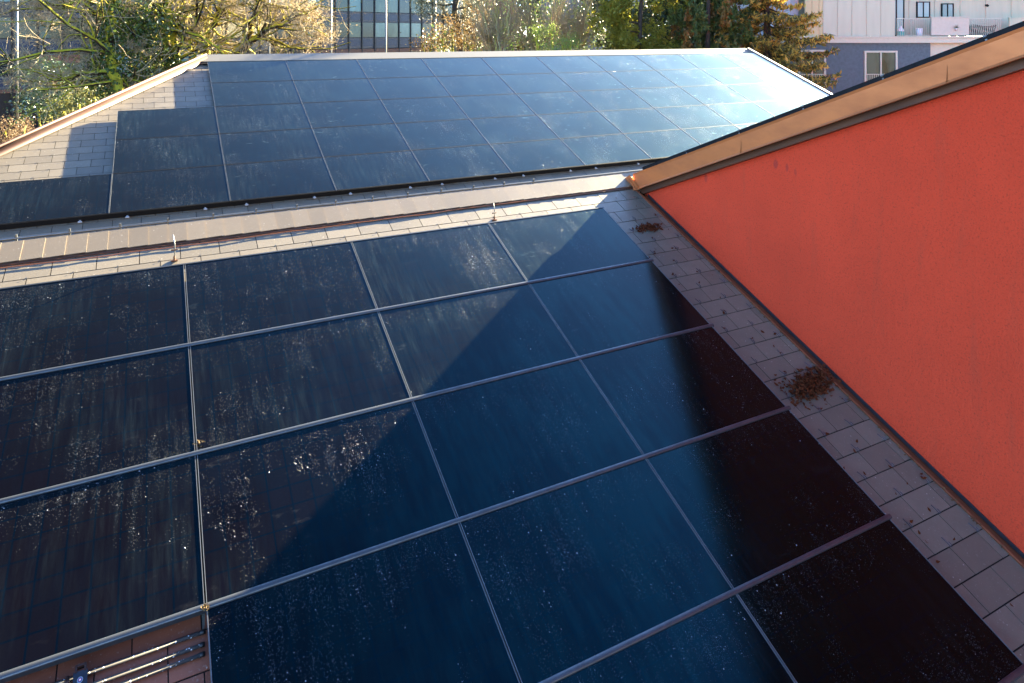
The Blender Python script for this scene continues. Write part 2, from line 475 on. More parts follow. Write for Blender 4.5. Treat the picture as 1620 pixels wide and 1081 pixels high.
# back slope of the near roof
mb = MB()
yr = OA.y + .82*cos(PHI); zr = OA.z + .82*sin(PHI) - .09
mb.hexa([(-4.7,yr,zr-.16),(6.4,yr,zr-.16),(6.4,11.4,zr-.16-(11.4-yr)*tan(PHI)),(-4.7,11.4,zr-.16-(11.4-yr)*tan(PHI)),
         (-4.7,yr,zr-.02),(6.4,yr,zr-.02),(6.4,11.4,zr-.02-(11.4-yr)*tan(PHI)),(-4.7,11.4,zr-.02-(11.4-yr)*tan(PHI))])
world_child("back_slope", near, mb, M['slate'])
mb = MB()
ye = OA.y - 9.2*cos(PHI); ze = OA.z - 9.2*sin(PHI)
mb.hexa([(-4.6,ye+.3,GZ),(6.4,ye+.3,GZ),(6.4,11.3,GZ),(-4.6,11.3,GZ),(-4.6,ye+.3,ze-.32),(6.4,ye+.3,ze-.32),(6.4,11.3,ze-.32),(-4.6,11.3,ze-.32)])
mb.add([(-4.6,ye+.3,ze-.3),(-4.6,11.3,ze-.3),(-4.6,11.3,zr-.2-(11.3-yr)*tan(PHI)),(-4.6,yr,zr-.2)],[(0,1,2,3)])
world_child("wall", near, mb, M['wall'])
# hooks: strip beside the wall, and the top row
hk = None
rngh = random.Random(5)
def add_hooks(parent, O, spots, n0, sc=1.35):
    global hk
    for (u, v) in spots:
        if hk is None: hk = hook_mesh().build("slate_hook", M['hook'], parent); h = hk
        else:
            h = hk.copy(); COL.objects.link(h); h.parent = parent
        h.matrix_local = Matrix.Translation((u, -v, n0)) @ Matrix.Rotation(rngh.uniform(-.15,.15), 4, 'Z') @ Matrix.Scale(sc if v > 0 else .45, 4)
sp = []
for k in range(-1, 23):
    va = -.2315 + k*EXP; off = -.219+.39 + (.195 if k % 2 else 0)
    j0 = math.floor((5.2-off)/.39)
    for j in range(j0, j0+4):
        u = off + j*.39
        if 5.26 < u < 6.12: sp.append((u, va))
for j in range(-5, 16):
    sp.append((-.219+.39+.195*(1 if 0 % 2 else 0)+j*.39, -.2315))
sp = sp[:96]
# the hooks belong to the slate roof they hold
add_hooks(roofA, OA, sp, SL-.006)
# ridge slates: upright pale pieces lapped sideways
mb = MB(); rng = random.Random(3)
u = -3.6
vb_, vt_ = -.507, -.825
while u < 6.06:
    w = .1915; b = min(u+w+.012, 6.11)
    z0 = -.078; z1 = -.070
    d = rng.uniform(-.004, .004); e = rng.uniform(-.002, .002)
    p = [(u,-vb_+d,z0-.010),(b,-vb_+d,z0-.003),(b,-vt_+e,z1-.003),(u,-vt_+e,z1-.010),(u,-vb_+d,z0-.002),(b,-vb_+d,z0+.0045),(b,-vt_+e,z1+.0045),(u,-vt_+e,z1-.002)]
    mb.hexa(p)
    u += w
plane_child("ridge_cap", OA, near, mb, M['ridge'])
clip = None
u = -2.45
while u < 6.0:
    if clip is None:
        mb = MB(); mb.box(-.0065, .0065, -.006, .016, .0, .010); clip = plane_child("ridge_clip", OA, near, mb, M['steel']); cm = clip.matrix_local.copy(); o = clip
    else: o = clip.copy(); COL.objects.link(o)
    o.matrix_local = cm @ Matrix.Translation((u+.14, -vb_, -.076)); u += .1915
mb = MB(); mb.box(-3.8, 6.08, .470, .62, -.097, -.088)
plane_child("ridge_flashing", OA, near, mb, M['copper_dark'])
# gutter channel between the slates and the orange wall
mb = MB()
mb.box(6.116, 6.25, -9.2, .52, -.16, -.142)
mb.hexa([(6.118,-9.2,-.150),(6.126,-9.2,-.150),(6.126,.50,-.150),(6.118,.50,-.150),(6.108,-9.2,-.088),(6.120,-9.2,-.082),(6.120,.50,-.082),(6.108,.50,-.088)])
plane_child("channel_gutter", OA, near, mb, m_copper('gutter_copper', (.24,.062,.022), .5, .2, (.10,.026,.010)))

# ------------------------------------------------------------------ far house
far = thing("hipped_slate_house", "far hipped slate roof with pink copper hip and pale metal ridge below the trees", "house", (8, 18, GZ))
bpy.context.view_layer.update()
UV1 = 17.32
def hipu(v): return -.16 - (v+.232)/1.107 + .06
mb = MB()
mb.m = 1
L = hipu
mb.add([(L(-.4),.40,SL-.012),(L(7.2),-7.2,SL-.012),(UV1,-7.2,SL-.012),(UV1,.40,SL-.012),(L(-.4),.40,SL-.12),(L(7.2),-7.2,SL-.12),(UV1,-7.2,SL-.12),(UV1,.40,SL-.12)],
       [(0,1,2,3),(7,6,5,4),(0,4,5,1),(1,5,6,2),(2,6,7,3),(3,7,4,0)])
mb.m = 0
slates(mb, -7.5, .3, -.2, 5.7, SL-.006, -.0775, -3.248-.195, lim=L, seed=4)
slates(mb, -7.5, 12.0, 5.5, 7.1, SL-.006, -.0775, -3.248-.195, lim=L, seed=6)
roofC = plane_child("slate_roof", OC, far, mb, [M['slate'], M['under']])
sp = []
for k in range(1, 26):
    va = -.0775 + k*EXP; off = -3.248-.195 + (.195 if k % 2 else 0)
    for j in range(-6, 9):
        u = off + j*.39
        if hipu(va)+.2 < u < (-.05 if va < 2.1 else -1.8 if va < 4.4 else -3.5): sp.append((u, va))
random.Random(2).shuffle(sp)
add_hooks(roofC, OC, sp[:90], SL-.006, .6)
def Cw(u, v, n): return OC + UX*u + DN*v + NN*n
# hip end, back slope, walls
mb = MB()
rt = Cw(-.16, -.42, SL); hb = Cw(hipu(7.2), 7.2, SL-.01); rr = Cw(UV1, -.42, SL)
yb = 2*rt.y - hb.y
mb.add([rt, hb, (-3.0, yb-2, hb.z-1.6)], [(0,2,1)])
mb.add([rt, rr, (rr.x, yb-2, hb.z-1.6), (-3.0, yb-2, hb.z-1.6)], [(0,1,2,3)])
world_child("hip_and_back_slope", far, mb, M['slate'])
mb = MB()
mb.hexa([(hb.x+.3,hb.y+.3,GZ),(rr.x-.15,hb.y+.3,GZ),(rr.x-.15,yb-2.3,GZ),(-2.7,yb-2.3,GZ),(hb.x+.3,hb.y+.3,hb.z-.2),(rr.x-.15,hb.y+.3,hb.z-.2),(rr.x-.15,yb-2.3,hb.z-1.8),(-2.7,yb-2.3,hb.z-1.8)])
mb.add([(rr.x-.15,hb.y+.3,hb.z-.2),(rr.x-.15,yb-2.3,hb.z-1.8),(rr.x-.15,rt.y,rt.z-.2)],[(0,1,2)])
world_child("wall", far, mb, M['wall'])
# ridge cap of folded pale metal in lengths, with dark gap beneath
mb = MB(); u = -.22
for a, b in ((-.20, 2.45), (2.452, 6.6), (6.602, 10.4), (10.402, 13.9), (13.902, 17.36)):
    z0 = -.036; z1 = -.030
    mb.hexa([(a,.115,z0-.012),(b,.115,z0-.012),(b,.50,z1-.012),(a,.50,z1-.012),(a,.115,z0),(b,.115,z0),(b,.50,z1),(a,.50,z1)])
plane_child("ridge_cap", OC, far, mb, M['zinc'])
mb = MB()
mb.hexa([Cw(-.2,-.50,-.042),Cw(17.36,-.50,-.042),Cw(17.36,-.50,-.042)+Vector((0,.36,-.16)),Cw(-.2,-.50,-.042)+Vector((0,.36,-.16)),
         Cw(-.2,-.50,-.030),Cw(17.36,-.50,-.030),Cw(17.36,-.50,-.030)+Vector((0,.36,-.15)),Cw(-.2,-.50,-.030)+Vector((0,.36,-.15))])
world_child("ridge_cap", far, mb, M['zinc'])
mb = MB(); mb.box(-.1, 17.25, .022, .20, -.09, -.050)  # black strip drawn for the shade in the gap under the cap
plane_child("ridge_gap_shade", OC, far, mb, M['dark'])
# hip flashing: copper roll with a flat apron each side
mb = MB()
a = Cw(hipu(-.36)-.02, -.36, .035); b = Cw(hipu(7.15)-.02, 7.15, .035)
dirh = (b-a).normalized(); side = dirh.cross(NN).normalized()
if side.x < 0: side = -side
mb.tube([a + NN*.0, b + NN*.0], .027, 10)
mb.hexa([a+side*.0-NN*.10, a+side*.12-NN*.118, b+side*.12-NN*.118, b+side*.0-NN*.10, a+side*.0-NN*.03, a+side*.12-NN*.108, b+side*.12-NN*.108, b+side*.0-NN*.03])
world_child("hip_flashing", far, mb, M['copper_pink'], True)
mb = MB(); mb.box(UV1-.0, UV1+.09, -7.2, .40, -.12, .03); mb.box(UV1-.1, UV1+.0, -7.2, .40, -.09, -.02)
plane_child("verge_trim", OC, far, mb, M['zinc'])
# copper drip plates that hang at the head of the slates by the hip
mb = MB(); mb.box(-.16, .02, .03, .10, -.075, -.055)
plane_child("copper_apron", OC, far, mb, M['copper_pink'])

# ------------------------------------------------------------------ orange gable house
WX = 6.57; FX = 6.40; SLO = .4055
gab = thing("orange_gable_house", "taller house with orange rendered wall, copper verge and panels along its roof edge", "house", (10, 4, GZ))
bpy.context.view_layer.update()
def ftop(y): return CAMZ - .508 - SLO*(y-4.647)
def fbot(y): return CAMZ - .7525 - SLO*(y-4.647)
def wtop(y): return CAMZ - .8585 - SLO*(y-4.77)
YU = -3.5; YL = 8.50
mb = MB()
def aplane(y, n): return OA.z + (y-OA.y)*tan(PHI) + n/cos(PHI)
ys = [YU, 0, 3, 6, 8.4]
# visible wall face, subdivided along its length, plus the body behind
mb.add([(WX,YU,GZ),(WX,8.62,GZ),(WX,8.62,wtop(8.62)),(WX,YU,wtop(YU)+.1),(15,YU,GZ),(15,8.62,GZ),(15,8.62,wtop(8.62)),(15,YU,wtop(YU)+.1)],
       [(0,3,2,1),(4,5,6,7),(0,4,7,3),(1,2,6,5)])
world_child("wall", gab, mb, M['stucco'])
mb = MB()   # board under the verge, set back behind the copper
mb.hexa([(6.47,YU,wtop(YU)-.03),(WX-.004,YU,wtop(YU)-.03),(WX-.004,8.40,wtop(8.40)-.03),(6.47,8.40,wtop(8.40)-.03),(6.47,YU,wtop(YU)+.25),(WX-.004,YU,wtop(YU)+.25),(WX-.004,8.40,wtop(8.40)+.25),(6.47,8.40,wtop(8.40)+.25)])
world_child("verge_board", gab, mb, M['copper_dark'])
# copper verge in lengths with a lapped joint and a rolled lower lip
seams = [YL, 6.35, 3.86, 1.3, -1.2, YU]
for i in range(5):
    y1 = seams[i]; y0 = seams[i+1]
    e = .0022*i; n = 10; mb = MB()
    prof = lambda y, q: [(FX-.018-e, fbot(y)-.008),(FX+.05, fbot(y)-.004),(FX+.05, fbot(y)+.012),(FX-.004-e, fbot(y)+.014),(FX-e, ftop(y)-.03),(FX-.006-e, ftop(y)),(FX+.10, ftop(y)+.012),(FX+.10, ftop(y)-.04)]
    vs = []; fs = []
    yy = [y1 + (y0-.012-y1)*k/n for k in range(n+1)]
    for y in yy:
        for (x, z) in prof(y, 0): vs.append((x, y, z))
    for k in range(n):
        for j in range(8):
            j2 = (j+1) % 8
            fs.append((k*8+j, k*8+j2, (k+1)*8+j2, (k+1)*8+j))
    fs.append(tuple(range(8))[::-1]); fs.append(tuple(n*8+j for j in range(8)))
    mb.add(vs, fs)
    world_child("copper_verge", gab, mb, M['copper'])
# end of the verge folded down onto the near ridge
mb = MB()
mb.hexa([(FX-.02,8.36,fbot(8.36)-.012),(FX+.06,8.36,fbot(8.36)-.012),(FX+.06,8.86,CAMZ-2.24),(FX-.02,8.56,CAMZ-2.19),
         (FX-.02,8.36,fbot(8.36)+.03),(FX+.06,8.36,fbot(8.36)+.03),(FX+.06,8.86,ftop(8.86)-.02),(FX-.02,8.56,ftop(8.56)-.0)])
mb.tube([(FX-.035,8.30,fbot(8.30)-.02),(FX-.035,8.40,fbot(8.38)-.02),(FX-.03,8.50,CAMZ-2.20),(FX-.03,8.60,CAMZ-2.15)], .008, 6)
world_child("verge_end", gab, mb, M['copper'])
mb = MB()   # upper roof
rz = lambda y: ftop(y) - .03
mb.hexa([(FX+.10,YU,rz(YU)-.25),(15.3,YU,rz(YU)-.25),(15.3,11.5,rz(11.5)-.25),(FX+.10,11.5,rz(11.5)-.25),(FX+.10,YU,rz(YU)),(15.3,YU,rz(YU)),(15.3,11.5,rz(11.5)),(FX+.10,11.5,rz(11.5))])
world_child("slate_roof", gab, mb, M['slate'])
# grey base flashing along the foot of the wall
mb = MB()
mb.hexa([(WX-.012,-2,aplane(-2,-.135)),(WX-.002,-2,aplane(-2,-.135)),(WX-.002,8.35,aplane(8.35,-.135)),(WX-.012,8.35,aplane(8.35,-.135)),
         (WX-.012,-2,aplane(-2,-.100)),(WX-.002,-2,aplane(-2,-.100)),(WX-.002,8.35,aplane(8.35,-.100)),(WX-.012,8.35,aplane(8.35,-.100))])
world_child("base_flashing", gab, mb, M['rail'])

# ------------------------------------------------------------------ solar panels
PW, PH = 1.742, 1.134
NUM = ['first','second','third','fourth','fifth','sixth','seventh','eighth','ninth','tenth','eleventh','twelfth']
def make_panel(name, clamp=False, skirt=False):
    root = thing(name, "black solar panel", "solar panel", (0,0,0), (PHI,0,0))
    g = MB(); g.box(.0115, PW-.0115, -PH+.010, -.010, -.006, 0); g.build("glass", M['glass'], root)
    for x0, x1 in ((.0040,.0115),(PW-.0115,PW-.0040)):
        f = MB(); f.hexa([(x0,-PH+.006,-.036),(x1,-PH+.006,-.036),(x1,-.006,-.036),(x0,-.006,-.036),(x0+.002,-PH+.006,.0045),(x1-.002,-PH+.006,.0045),(x1-.002,-.006,.0045),(x0+.002,-.006,.0045)])
        f.build("side_frame", M['alu'], root)
    for y0, y1 in ((-PH+.004,-PH+.0105),(-.0105,-.004)):
        f = MB(); f.box(.0115, PW-.0115, y0, y1, -.036, .002); f.build("cross_frame", M['dark'], root)
    if skirt:
        f = MB(); f.box(.0, PW, -PH-.014, -PH+.002, -.085, -.004); f.box(.0, PW, -PH-.02, -PH-.014, -.02, .0035); f.build("front_trim", M['dark'], root)
    if clamp:
        for u in (.25, 1.36):
            f = MB(); f.box(u-.026, u+.026, -PH-.062, -PH-.034, -.075, -.064); f.box(u-.012, u+.012, -PH-.045, -PH-.01, -.09, -.06); f.build("end_clamp", m_clip, root)
    return root
m_clip = m_plain("pale_clip", (.40,.40,.40), .4)
pan = make_panel("solar_panel")
pan_low = make_panel("solar_panel", True, True)
note(None)
used = set()
def place(proto, loc, label, group):
    if proto.name not in used:
        used.add(proto.name); o = proto; o.location = loc; o['label'] = label
    else: o = dup(proto, loc, label)
    o['group'] = group
    return o
ROWA = ['top row', 'second row', 'third row', 'fourth row', 'bottom row']
for r in range(5):
    cols = [-1,0,1,2] if r < 3 else [0,1,2] if r == 3 else [1,2]
    for c in cols:
        i = c + 1
        w = ['at the left edge', 'second from the left', 'second from the right', 'rightmost by the orange wall'][i]
        place(pan, OA + UX*(c*PW) + DN*(r*PH), "near black panel, %s, %s" % (ROWA[r], w), "panels on the near roof")
def topix(P):
    d = P - Vector((0,0,CAMZ)); f = d.dot(F_); return 810 + FPX*d.dot(R_)/f, HZ - FPX*d.z/f
for r in range(5):
    c0 = 0 if r < 2 else (-1 if r < 4 else -2)
    for c in range(c0, 10):
        p = OC + UX*(c*1.7385) + DN*(r*PH)
        x, y = topix(p)
        if y > 285 - .4065*(x-1000) + 4: continue                  # wholly behind the copper verge
        place(pan_low if r == 4 else pan, p, "far roof panel, %s row below its ridge, %s from the left" % (NUM[r], NUM[c-c0]), "panels on the far roof")
# panels along the edge of the upper roof, seen edge-on: the roof climbs towards the camera
PU = math.atan(SLO)
def make_up():
    root = thing("roof_edge_panel", "black panel", "solar panel", (0,0,0), (-PU,0,0))
    g = MB(); g.box(0.012, 1.73, .012, 1.018, -.004, 0.003); g.build("glass", M['glass'], root)
    f = MB(); f.box(0, .012, .004, 1.026, -.040, .005); f.build("side_frame", M['dark'], root)
    f = MB(); f.box(0.012, 1.73, .004, .012, -.036, .004); f.box(.012,1.73,1.018,1.026,-.036,.004); f.build("cross_frame", M['dark'], root)
    f = MB(); f.box(-.006, .03, -.016, .016, -.005, .009); f.box(-.006, .0, -.010, .010, -.038, -.026); f.build("clamp", M['steel'], root)
    return root
up = make_up(); note(None)
for i, y in enumerate((8.30, 7.35, 6.40, 5.45, 4.49, 3.54, 2.585)):
    y0 = y
    z = ftop(y0) + .046
    w = ['lowest, at the near ridge', 'second up the slope', 'third up the slope', 'fourth up the slope', 'fifth up the slope', 'sixth up the slope', 'highest, by the right picture edge'][i]
    place(up, Vector((FX+.01, y0-1.03*cos(PU), z + 1.03*sin(PU))), "black panel seen edge-on along the copper verge, %s" % w, "panels along the copper verge")

# mounting rails between the rows of the near array
rail_p = None
def rail_bm(x0, x1):
    mb = MB(); n = 8; prof = []
    for k in range(n+1):
        a = pi*k/n; prof.append((cos(a)*.019, sin(a)*.014 + .004))
    prof += [(-.019, -.03), (.019, -.03)]
    m = len(prof); vs = []; fs = []
    N = 10
    for i in range(N+1):
        x = x0 + (x1-x0)*i/N
        vs += [(x, y, z) for y, z in prof]
    for i in range(N):
        for j in range(m):
            j2 = (j+1) % m; fs.append((i*m+j, (i+1)*m+j, (i+1)*m+j2, i*m+j2))
    fs += [tuple(range(m)), tuple(N*m+j for j in range(m))[::-1]]
    return mb.add(vs, fs)
for r, (x0, x1) in ((1,(-PW-.05, 5.245)), (2,(-PW-.05,5.245)), (3,(-PW-.05,5.245)), (4,(.0,5.245)), (5,(1.6,5.245))):
    o = rail_bm(x0, x1).build("mounting_rail", M['rail'])
    o.location = OA + DN*(r*PH); o.rotation_euler = (PHI, 0, 0)
    tag(o, "long grey rail across the near panels, below their %s" % ROWA[r-1], "rail", "rails between the near panels")
o = MB(); o.box(-PW-.05, 5.24, -.004, .012, -.06, .006)
o = o.build("edge_trim", M['rail']); o.location = OA; o.rotation_euler = (PHI,0,0)
tag(o, "thin dark trim along the top edge of the near panels, under the pale slates", "trim")

# ------------------------------------------------------------------ snow guards, wire, posts
sg = thing("snow_guard", "single pale snow rail on short posts behind the near ridge, below the far panels", "snow guard", tuple(OC + DN*6.02), (PHI,0,0))
mb = MB(); mb.tube([(-7, 0, -.02), (-1, 0, -.02), (4, -.006, -.02), (8.6, -.01, -.02), (12, -.012, -.02)], .0165, 8); mb.build("rail", M['steel'], sg, True)
for i in range(16):
    u = -2.865 + .645*i - 1.29
    mb = MB(); mb.box(u-.012, u+.012, -.010, .010, -.105, .045); mb.box(u-.012, u+.05, -.02, .14, -.106, -.095); mb.build("post", M['steel'], sg)
sg2 = thing("snow_guard", "three parallel wet steel tubes over slates in warm brown shade at the bottom left", "snow guard", tuple(OA + DN*3.55), (PHI,0,0))
for i, (v, n, x1) in enumerate(((-.056, -.038, -.004), (.014, -.040, -.012), (.066, -.042, -.014))):
    mb = MB(); mb.tube([(-2.4, -v, n-.045), (x1-.03, -v, n-.045)], .0112, 10); tb = mb.build("tube", M['drop_steel'], sg2, True)
    mb = MB(); mb.tube([(x1-.032, -v, n-.045), (x1, -v, n-.045)], .0135, 10); mb.build("end_cap", M['cap'], tb, True)
br = MB()
br.hexa([(-.712,-.10,-.09),(-.640,-.10,-.09),(-.640,.055,-.06),(-.712,.055,-.06),(-.712,-.10,-.082),(-.640,-.10,-.082),(-.640,.055,-.035),(-.712,.055,-.035)])
plate = br.build("bracket_plate", m_plain("dark_blue_plate", (.010,.014,.024), .4), sg2)
mb = MB(); mb.box(-.705,-.694,.05,.085,-.06,-.03); mb.box(-.658,-.647,.05,.085,-.06,-.03); mb.box(-.705,-.647,.078,.09,-.06,-.03)
mb.build("copper_clip", M['copper_pink'], plate)
mb = MB(); mb.tube([(-.742,.06,-.06),(-.742,-.01,-.055),(-.745,-.08,-.06)], [.011,.014,.012], 8); mb.box(-.755,-.73,.01,.03,-.07,-.035)
mb.build("copper_bolt", M['copper_pink'], sg2, True)
for i, (r, c, z) in enumerate(((.0150, (.30,.31,.33), .0), (.0120, (.03,.08,.20), .0008), (.0070, (.65,.08,.06), .0016), (.004, (.8,.8,.82), .0024))):
    mb = MB(); cc = Vector((-.676, .012, -.047)); ax = Vector((0, -.157, .155))
    t1 = Vector((1,0,0)); t2 = Vector((0, .155, .036)).normalized(); nn = t1.cross(t2)
    vs = [cc + nn*(.006+z) + t1*cos(2*pi*k/20)*r + t2*sin(2*pi*k/20)*r for k in range(20)]
    mb.add(vs, [tuple(range(20))])
    mb.build("round_badge", m_plain("badge_%s" % ['white','blue','red','pale'][i], c, .4), plate)

mb = MB(); rng = random.Random(8); pts = []
for i in range(60):
    u = -3.6 + i*9.62/59
    v = -.425 - .08*(u/6.0 if u > 0 else 0) + .006*sin(u*5.1) + rng.uniform(-.004,.004)
    pts.append(OA + UX*u + DN*v + NN*(-.088 + rng.uniform(-.003,.003)))
pts += [OA + UX*6.055 + DN*(-.50) + NN*(-.05)]
mb.tube(pts, .0048, 6)
cw = mb.build("lightning_wire", M['wire'], None, True)
tag(cw, "thin copper lightning wire running under the pale ridge slates", "wire")
for (u, v, h, lab) in ((-.086, -.20, .28, "short pale upright rod on the slates below the wire, left one above two dark panels"), (3.66, -.17, .22, "short bent upright rod on the slates below the wire, right one near the orange wall")):
    b = OA + UX*u + DN*v + NN*(SL+.004)
    p = thing("wire_post", lab, "wire post", tuple(b), group="posts at the lightning wire")
    m = MB(); m.tube([(0,0,0),(.004,.004,h*.6),(-.012,.0,h)], .0058, 6); m.build("rod", M['steel'], p, True)
    m = MB(); m.box(-.03,.03,-.02,.02,-.004,.010); m.tube([(0,0,.01),(0,0,.05)], .011, 8); m.build("foot", M['copper_dark'], p)
    m = MB(); m.tube([(-.03,-.01,h*.42),(.03,.01,h*.42)], .009, 6); m.build("wire_clip", M['copper_pink'], p)

# ------------------------------------------------------------------ dead leaves
def leaf_geo(mb, mat4, L, W, curl):
    n = 5; vs = []; fs = []
    for i in range(n+1):
        t = i/n; w = W*sin(pi*min(.97,max(.04,t))**.85); x = (t-.5)*L; z = curl*(t-.5)**2*L*2
        for s, dz in ((-1,.35),(0,0),(1,.35)):
            vs.append(mat4 @ Vector((x, s*w/2, z + dz*w*.5)))
    for i in range(n):
        for j in range(2):
            a = i*3+j; fs.append((a, a+1, a+4, a+3))
    mb.add(vs, fs)
rng = random.Random(21)
PLA = Matrix.Translation(OA) @ Matrix.Rotation(PHI, 4, 'X')
def heap(label, cu, cv, su, sv, n, hmax, shear):
    o = thing("leaf_heap", label, "leaf heap", tuple(OA + UX*cu + DN*cv + NN*SL), (PHI,0,0))
    mb = MB()
    for i in range(n):
        a = rng.gauss(0,.42); b = rng.gauss(0,.38)
        if abs(a) > 1 or abs(b) > 1: continue
        z = (1-min(1,sqrt(a*a+b*b)))*hmax*rng.random() + .012
        m = Matrix.Translation((a*su, b*sv + shear*a*su, z)) @ Matrix.Rotation(rng.uniform(0,6.3),4,'Z') @ Matrix.Rotation(rng.gauss(0,.7),4,'X') @ Matrix.Rotation(rng.gauss(0,.5),4,'Y')
        leaf_geo(mb, m, rng.uniform(.028,.06), rng.uniform(.016,.03), rng.uniform(-.6,.9))
    p = mb.build("leaf_heap", M['leafd'], None, True); p.matrix_world = o.matrix_world
    bpy.data.objects.remove(o)
    p.location = OA + UX*cu + DN*cv + NN*SL; p.rotation_euler = (PHI,0,0)
    tag(p, label, "leaf heap", kind='stuff')
heap("large heap of brown dead leaves on the slates halfway down the orange wall", 5.80, 3.20, .42, .20, 620, .06, .15)
heap("small heap of brown dead leaves on the slates near the top of the orange wall", 5.72, .44, .26, .10, 170, .03, .0)
# moss and leaf bits along the gutter lip
mb = MB()
for i in range(620):
    v = rng.uniform(.6, 6.2); 
    if rng.random() > .35 + .4*sin(v*5)**2: continue
    m = Matrix.Translation((6.10+rng.gauss(0,.013), -v, SL+.006+rng.random()*.012)) @ Matrix.Rotation(rng.uniform(0,6.3),4,'Z') @ Matrix.Rotation(rng.gauss(0,.6),4,'X')
    leaf_geo(mb, m, rng.uniform(.012,.03), rng.uniform(.008,.018), .4)
o = mb.build("leaf_crumbs", m_leaf("leaf_crumb", (.07,.028,.012), (.17,.09,.03), .7, .1)); o.location = OA; o.rotation_euler = (PHI,0,0)
tag(o, "row of leaf crumbs and moss along the lip of the copper gutter", "leaf litter", kind='stuff')
for (u, v, n_, lab) in ((.0, 3.415, 26, "yellow moss tuft on the rail joint above the three steel tubes"), (.02, 2.19, 14, "small moss tuft at a panel joint on the third rail")):
    mb = MB()
    for i in range(n_):
        leaf_geo(mb, Matrix.Translation((rng.gauss(0,.014), rng.gauss(0,.008), .012+rng.random()*.012)) @ Matrix.Rotation(rng.uniform(0,6.3),4,'Z') @ Matrix.Rotation(rng.gauss(0,.8),4,'X'), rng.uniform(.014,.026), .010, .5)
    o = mb.build("moss_tuft", m_leaf("ochre_moss", (.06,.035,.010), (.16,.10,.03), .8, .1), None, True)
    o.location = OA + UX*u + DN*v + NN*.004; o.rotation_euler = (PHI,0,0)
    tag(o, lab, "moss", kind='stuff')
proto = None
LEAFS = [(1030+i*0,0) for i in range(0)]
k = 0
for i in range(84):
    if i < 60:
        h = sp  # scattered at hooks
        kk = rng.randrange(0, 22); va = -.2315 + kk*EXP; off = -.219+.39 + (.195 if kk % 2 else 0)
        u = off + math.floor((5.4-off)/.39)*.39 + rng.choice([.39,.39,.78,0])
        v = va - .022 + rng.gauss(0,.02); u += rng.gauss(0,.03)
    else:
        u = rng.uniform(5.3,6.08); v = rng.uniform(.2,5.5)
    if not 5.27 < u < 6.08: continue
    if proto is None:
        mb = MB(); leaf_geo(mb, Matrix.Identity(4), .05, .024, .5); proto = mb.build("dead_leaf", M['leafd'], None, True); o = proto
        tag(o, "single small brown dead leaf lying on the slate strip beside the orange wall", "leaf", "dead leaves on the slate strip")
    else:
        o = proto.copy(); COL.objects.link(o)
    s = rng.uniform(.5,1.05)
    o.matrix_world = PLA @ Matrix.Translation((u, -v, SL+.014)) @ Matrix.Rotation(rng.uniform(0,6.3),4,'Z') @ Matrix.Rotation(rng.gauss(0,.5),4,'X') @ Matrix.Diagonal((s,s,s,1))

# ------------------------------------------------------------------ flagpoles
m_pole = m_metal("silver_pole", (.17,.17,.165), .45)
POLES = [(27, 49, "silver flagpole at the far left before the glass office"), (133, 70, "grey flagpole behind the mossy branches at the left"), (313, 60, "silver flagpole behind the trunks of the bare tree"), (426, 66, "silver flagpole behind the middle of the bare tree"),
         (524, 64, "silver flagpole at the edge of the brown twigs"), (610.5, 60, "bright silver flagpole standing free before the office windows"), (689, 66, "silver flagpole beside the pine bough")]
for x, d, lab in POLES:
    if x == 133: continue
    b = px(x, 60, d); b.z = GZ
    p = thing("flagpole", lab, "flagpole", tuple(b), group="flagpoles before the office")
    m = MB(); m.tube([(0,0,0),(0,0,8),(0,0,16)], [.085,.075,.045], 10); m.build("pole", m_pole, p, True)
    m = MB(); m.tube([(0,0,0),(0,0,.25)], [.14,.12], 10); m.build("foot", M['rail'], p, True)

# ------------------------------------------------------------------ office with its glass grid
m_off_dark = m_plain("bronze_mullion", (.014,.014,.017), .4, .3)
m_off_spand = m_plain("grey_spandrel", (.070,.070,.072), .5, .1)
m_off_blue = m_plain("blue_spandrel_glass", (.022,.034,.062), .25)
m_off_beam = m_plain("rust_beam", (.13,.055,.03), .6)
def m_window(name, c1, c2, rough=.08):
    t = NT(name); p = t.pos()
    n = t.noise(t.mapv(p, (1,1,.4)), .8, 3)
    c = t.mix(t.ramp(n, .42, .58), c1, c2)
    return t.done(t.bsdf(c, rough, 0, None, .8))
GLS = [m_window("office_glass_dark", (.008,.014,.014), (.02,.03,.026)), m_window("office_glass_green", (.03,.062,.045), (.06,.10,.075)), m_window("office_glass_pale", (.07,.15,.14), (.12,.20,.18)), m_window("office_glass_deep", (.012,.022,.016), (.04,.055,.035))]
P0 = fr(-38.4, 57, 0); P1 = fr(-9.5, 87, 0)
dirv = (P1-P0).normalized(); ang = math.atan2(dirv.y, dirv.x)
off = thing("office_building", "dark glass office with a grid of blue spandrels behind the bare trees", "office building", (P0.x, P0.y, GZ), (0,0,ang))
def zz(z): return z - GZ
MOD = 1.72
mb = MB(); mb.box(-14, 34.4, .12, 14, 0, zz(21)); mb.build("wall", m_off_dark, off)
LV = [(12.58, 14.5), (9.70, 11.46), (6.72, 8.46)]                  # window bands seen
SPB = [(14.5, 15.6), (11.46, 12.58), (8.50, 9.70), (5.72, 6.72)]
wproto = {}; sproto = None; rng = random.Random(12)
nmod = 28
def cpy(o, par):
    c = o.copy(); COL.objects.link(c); c.parent = par; return c
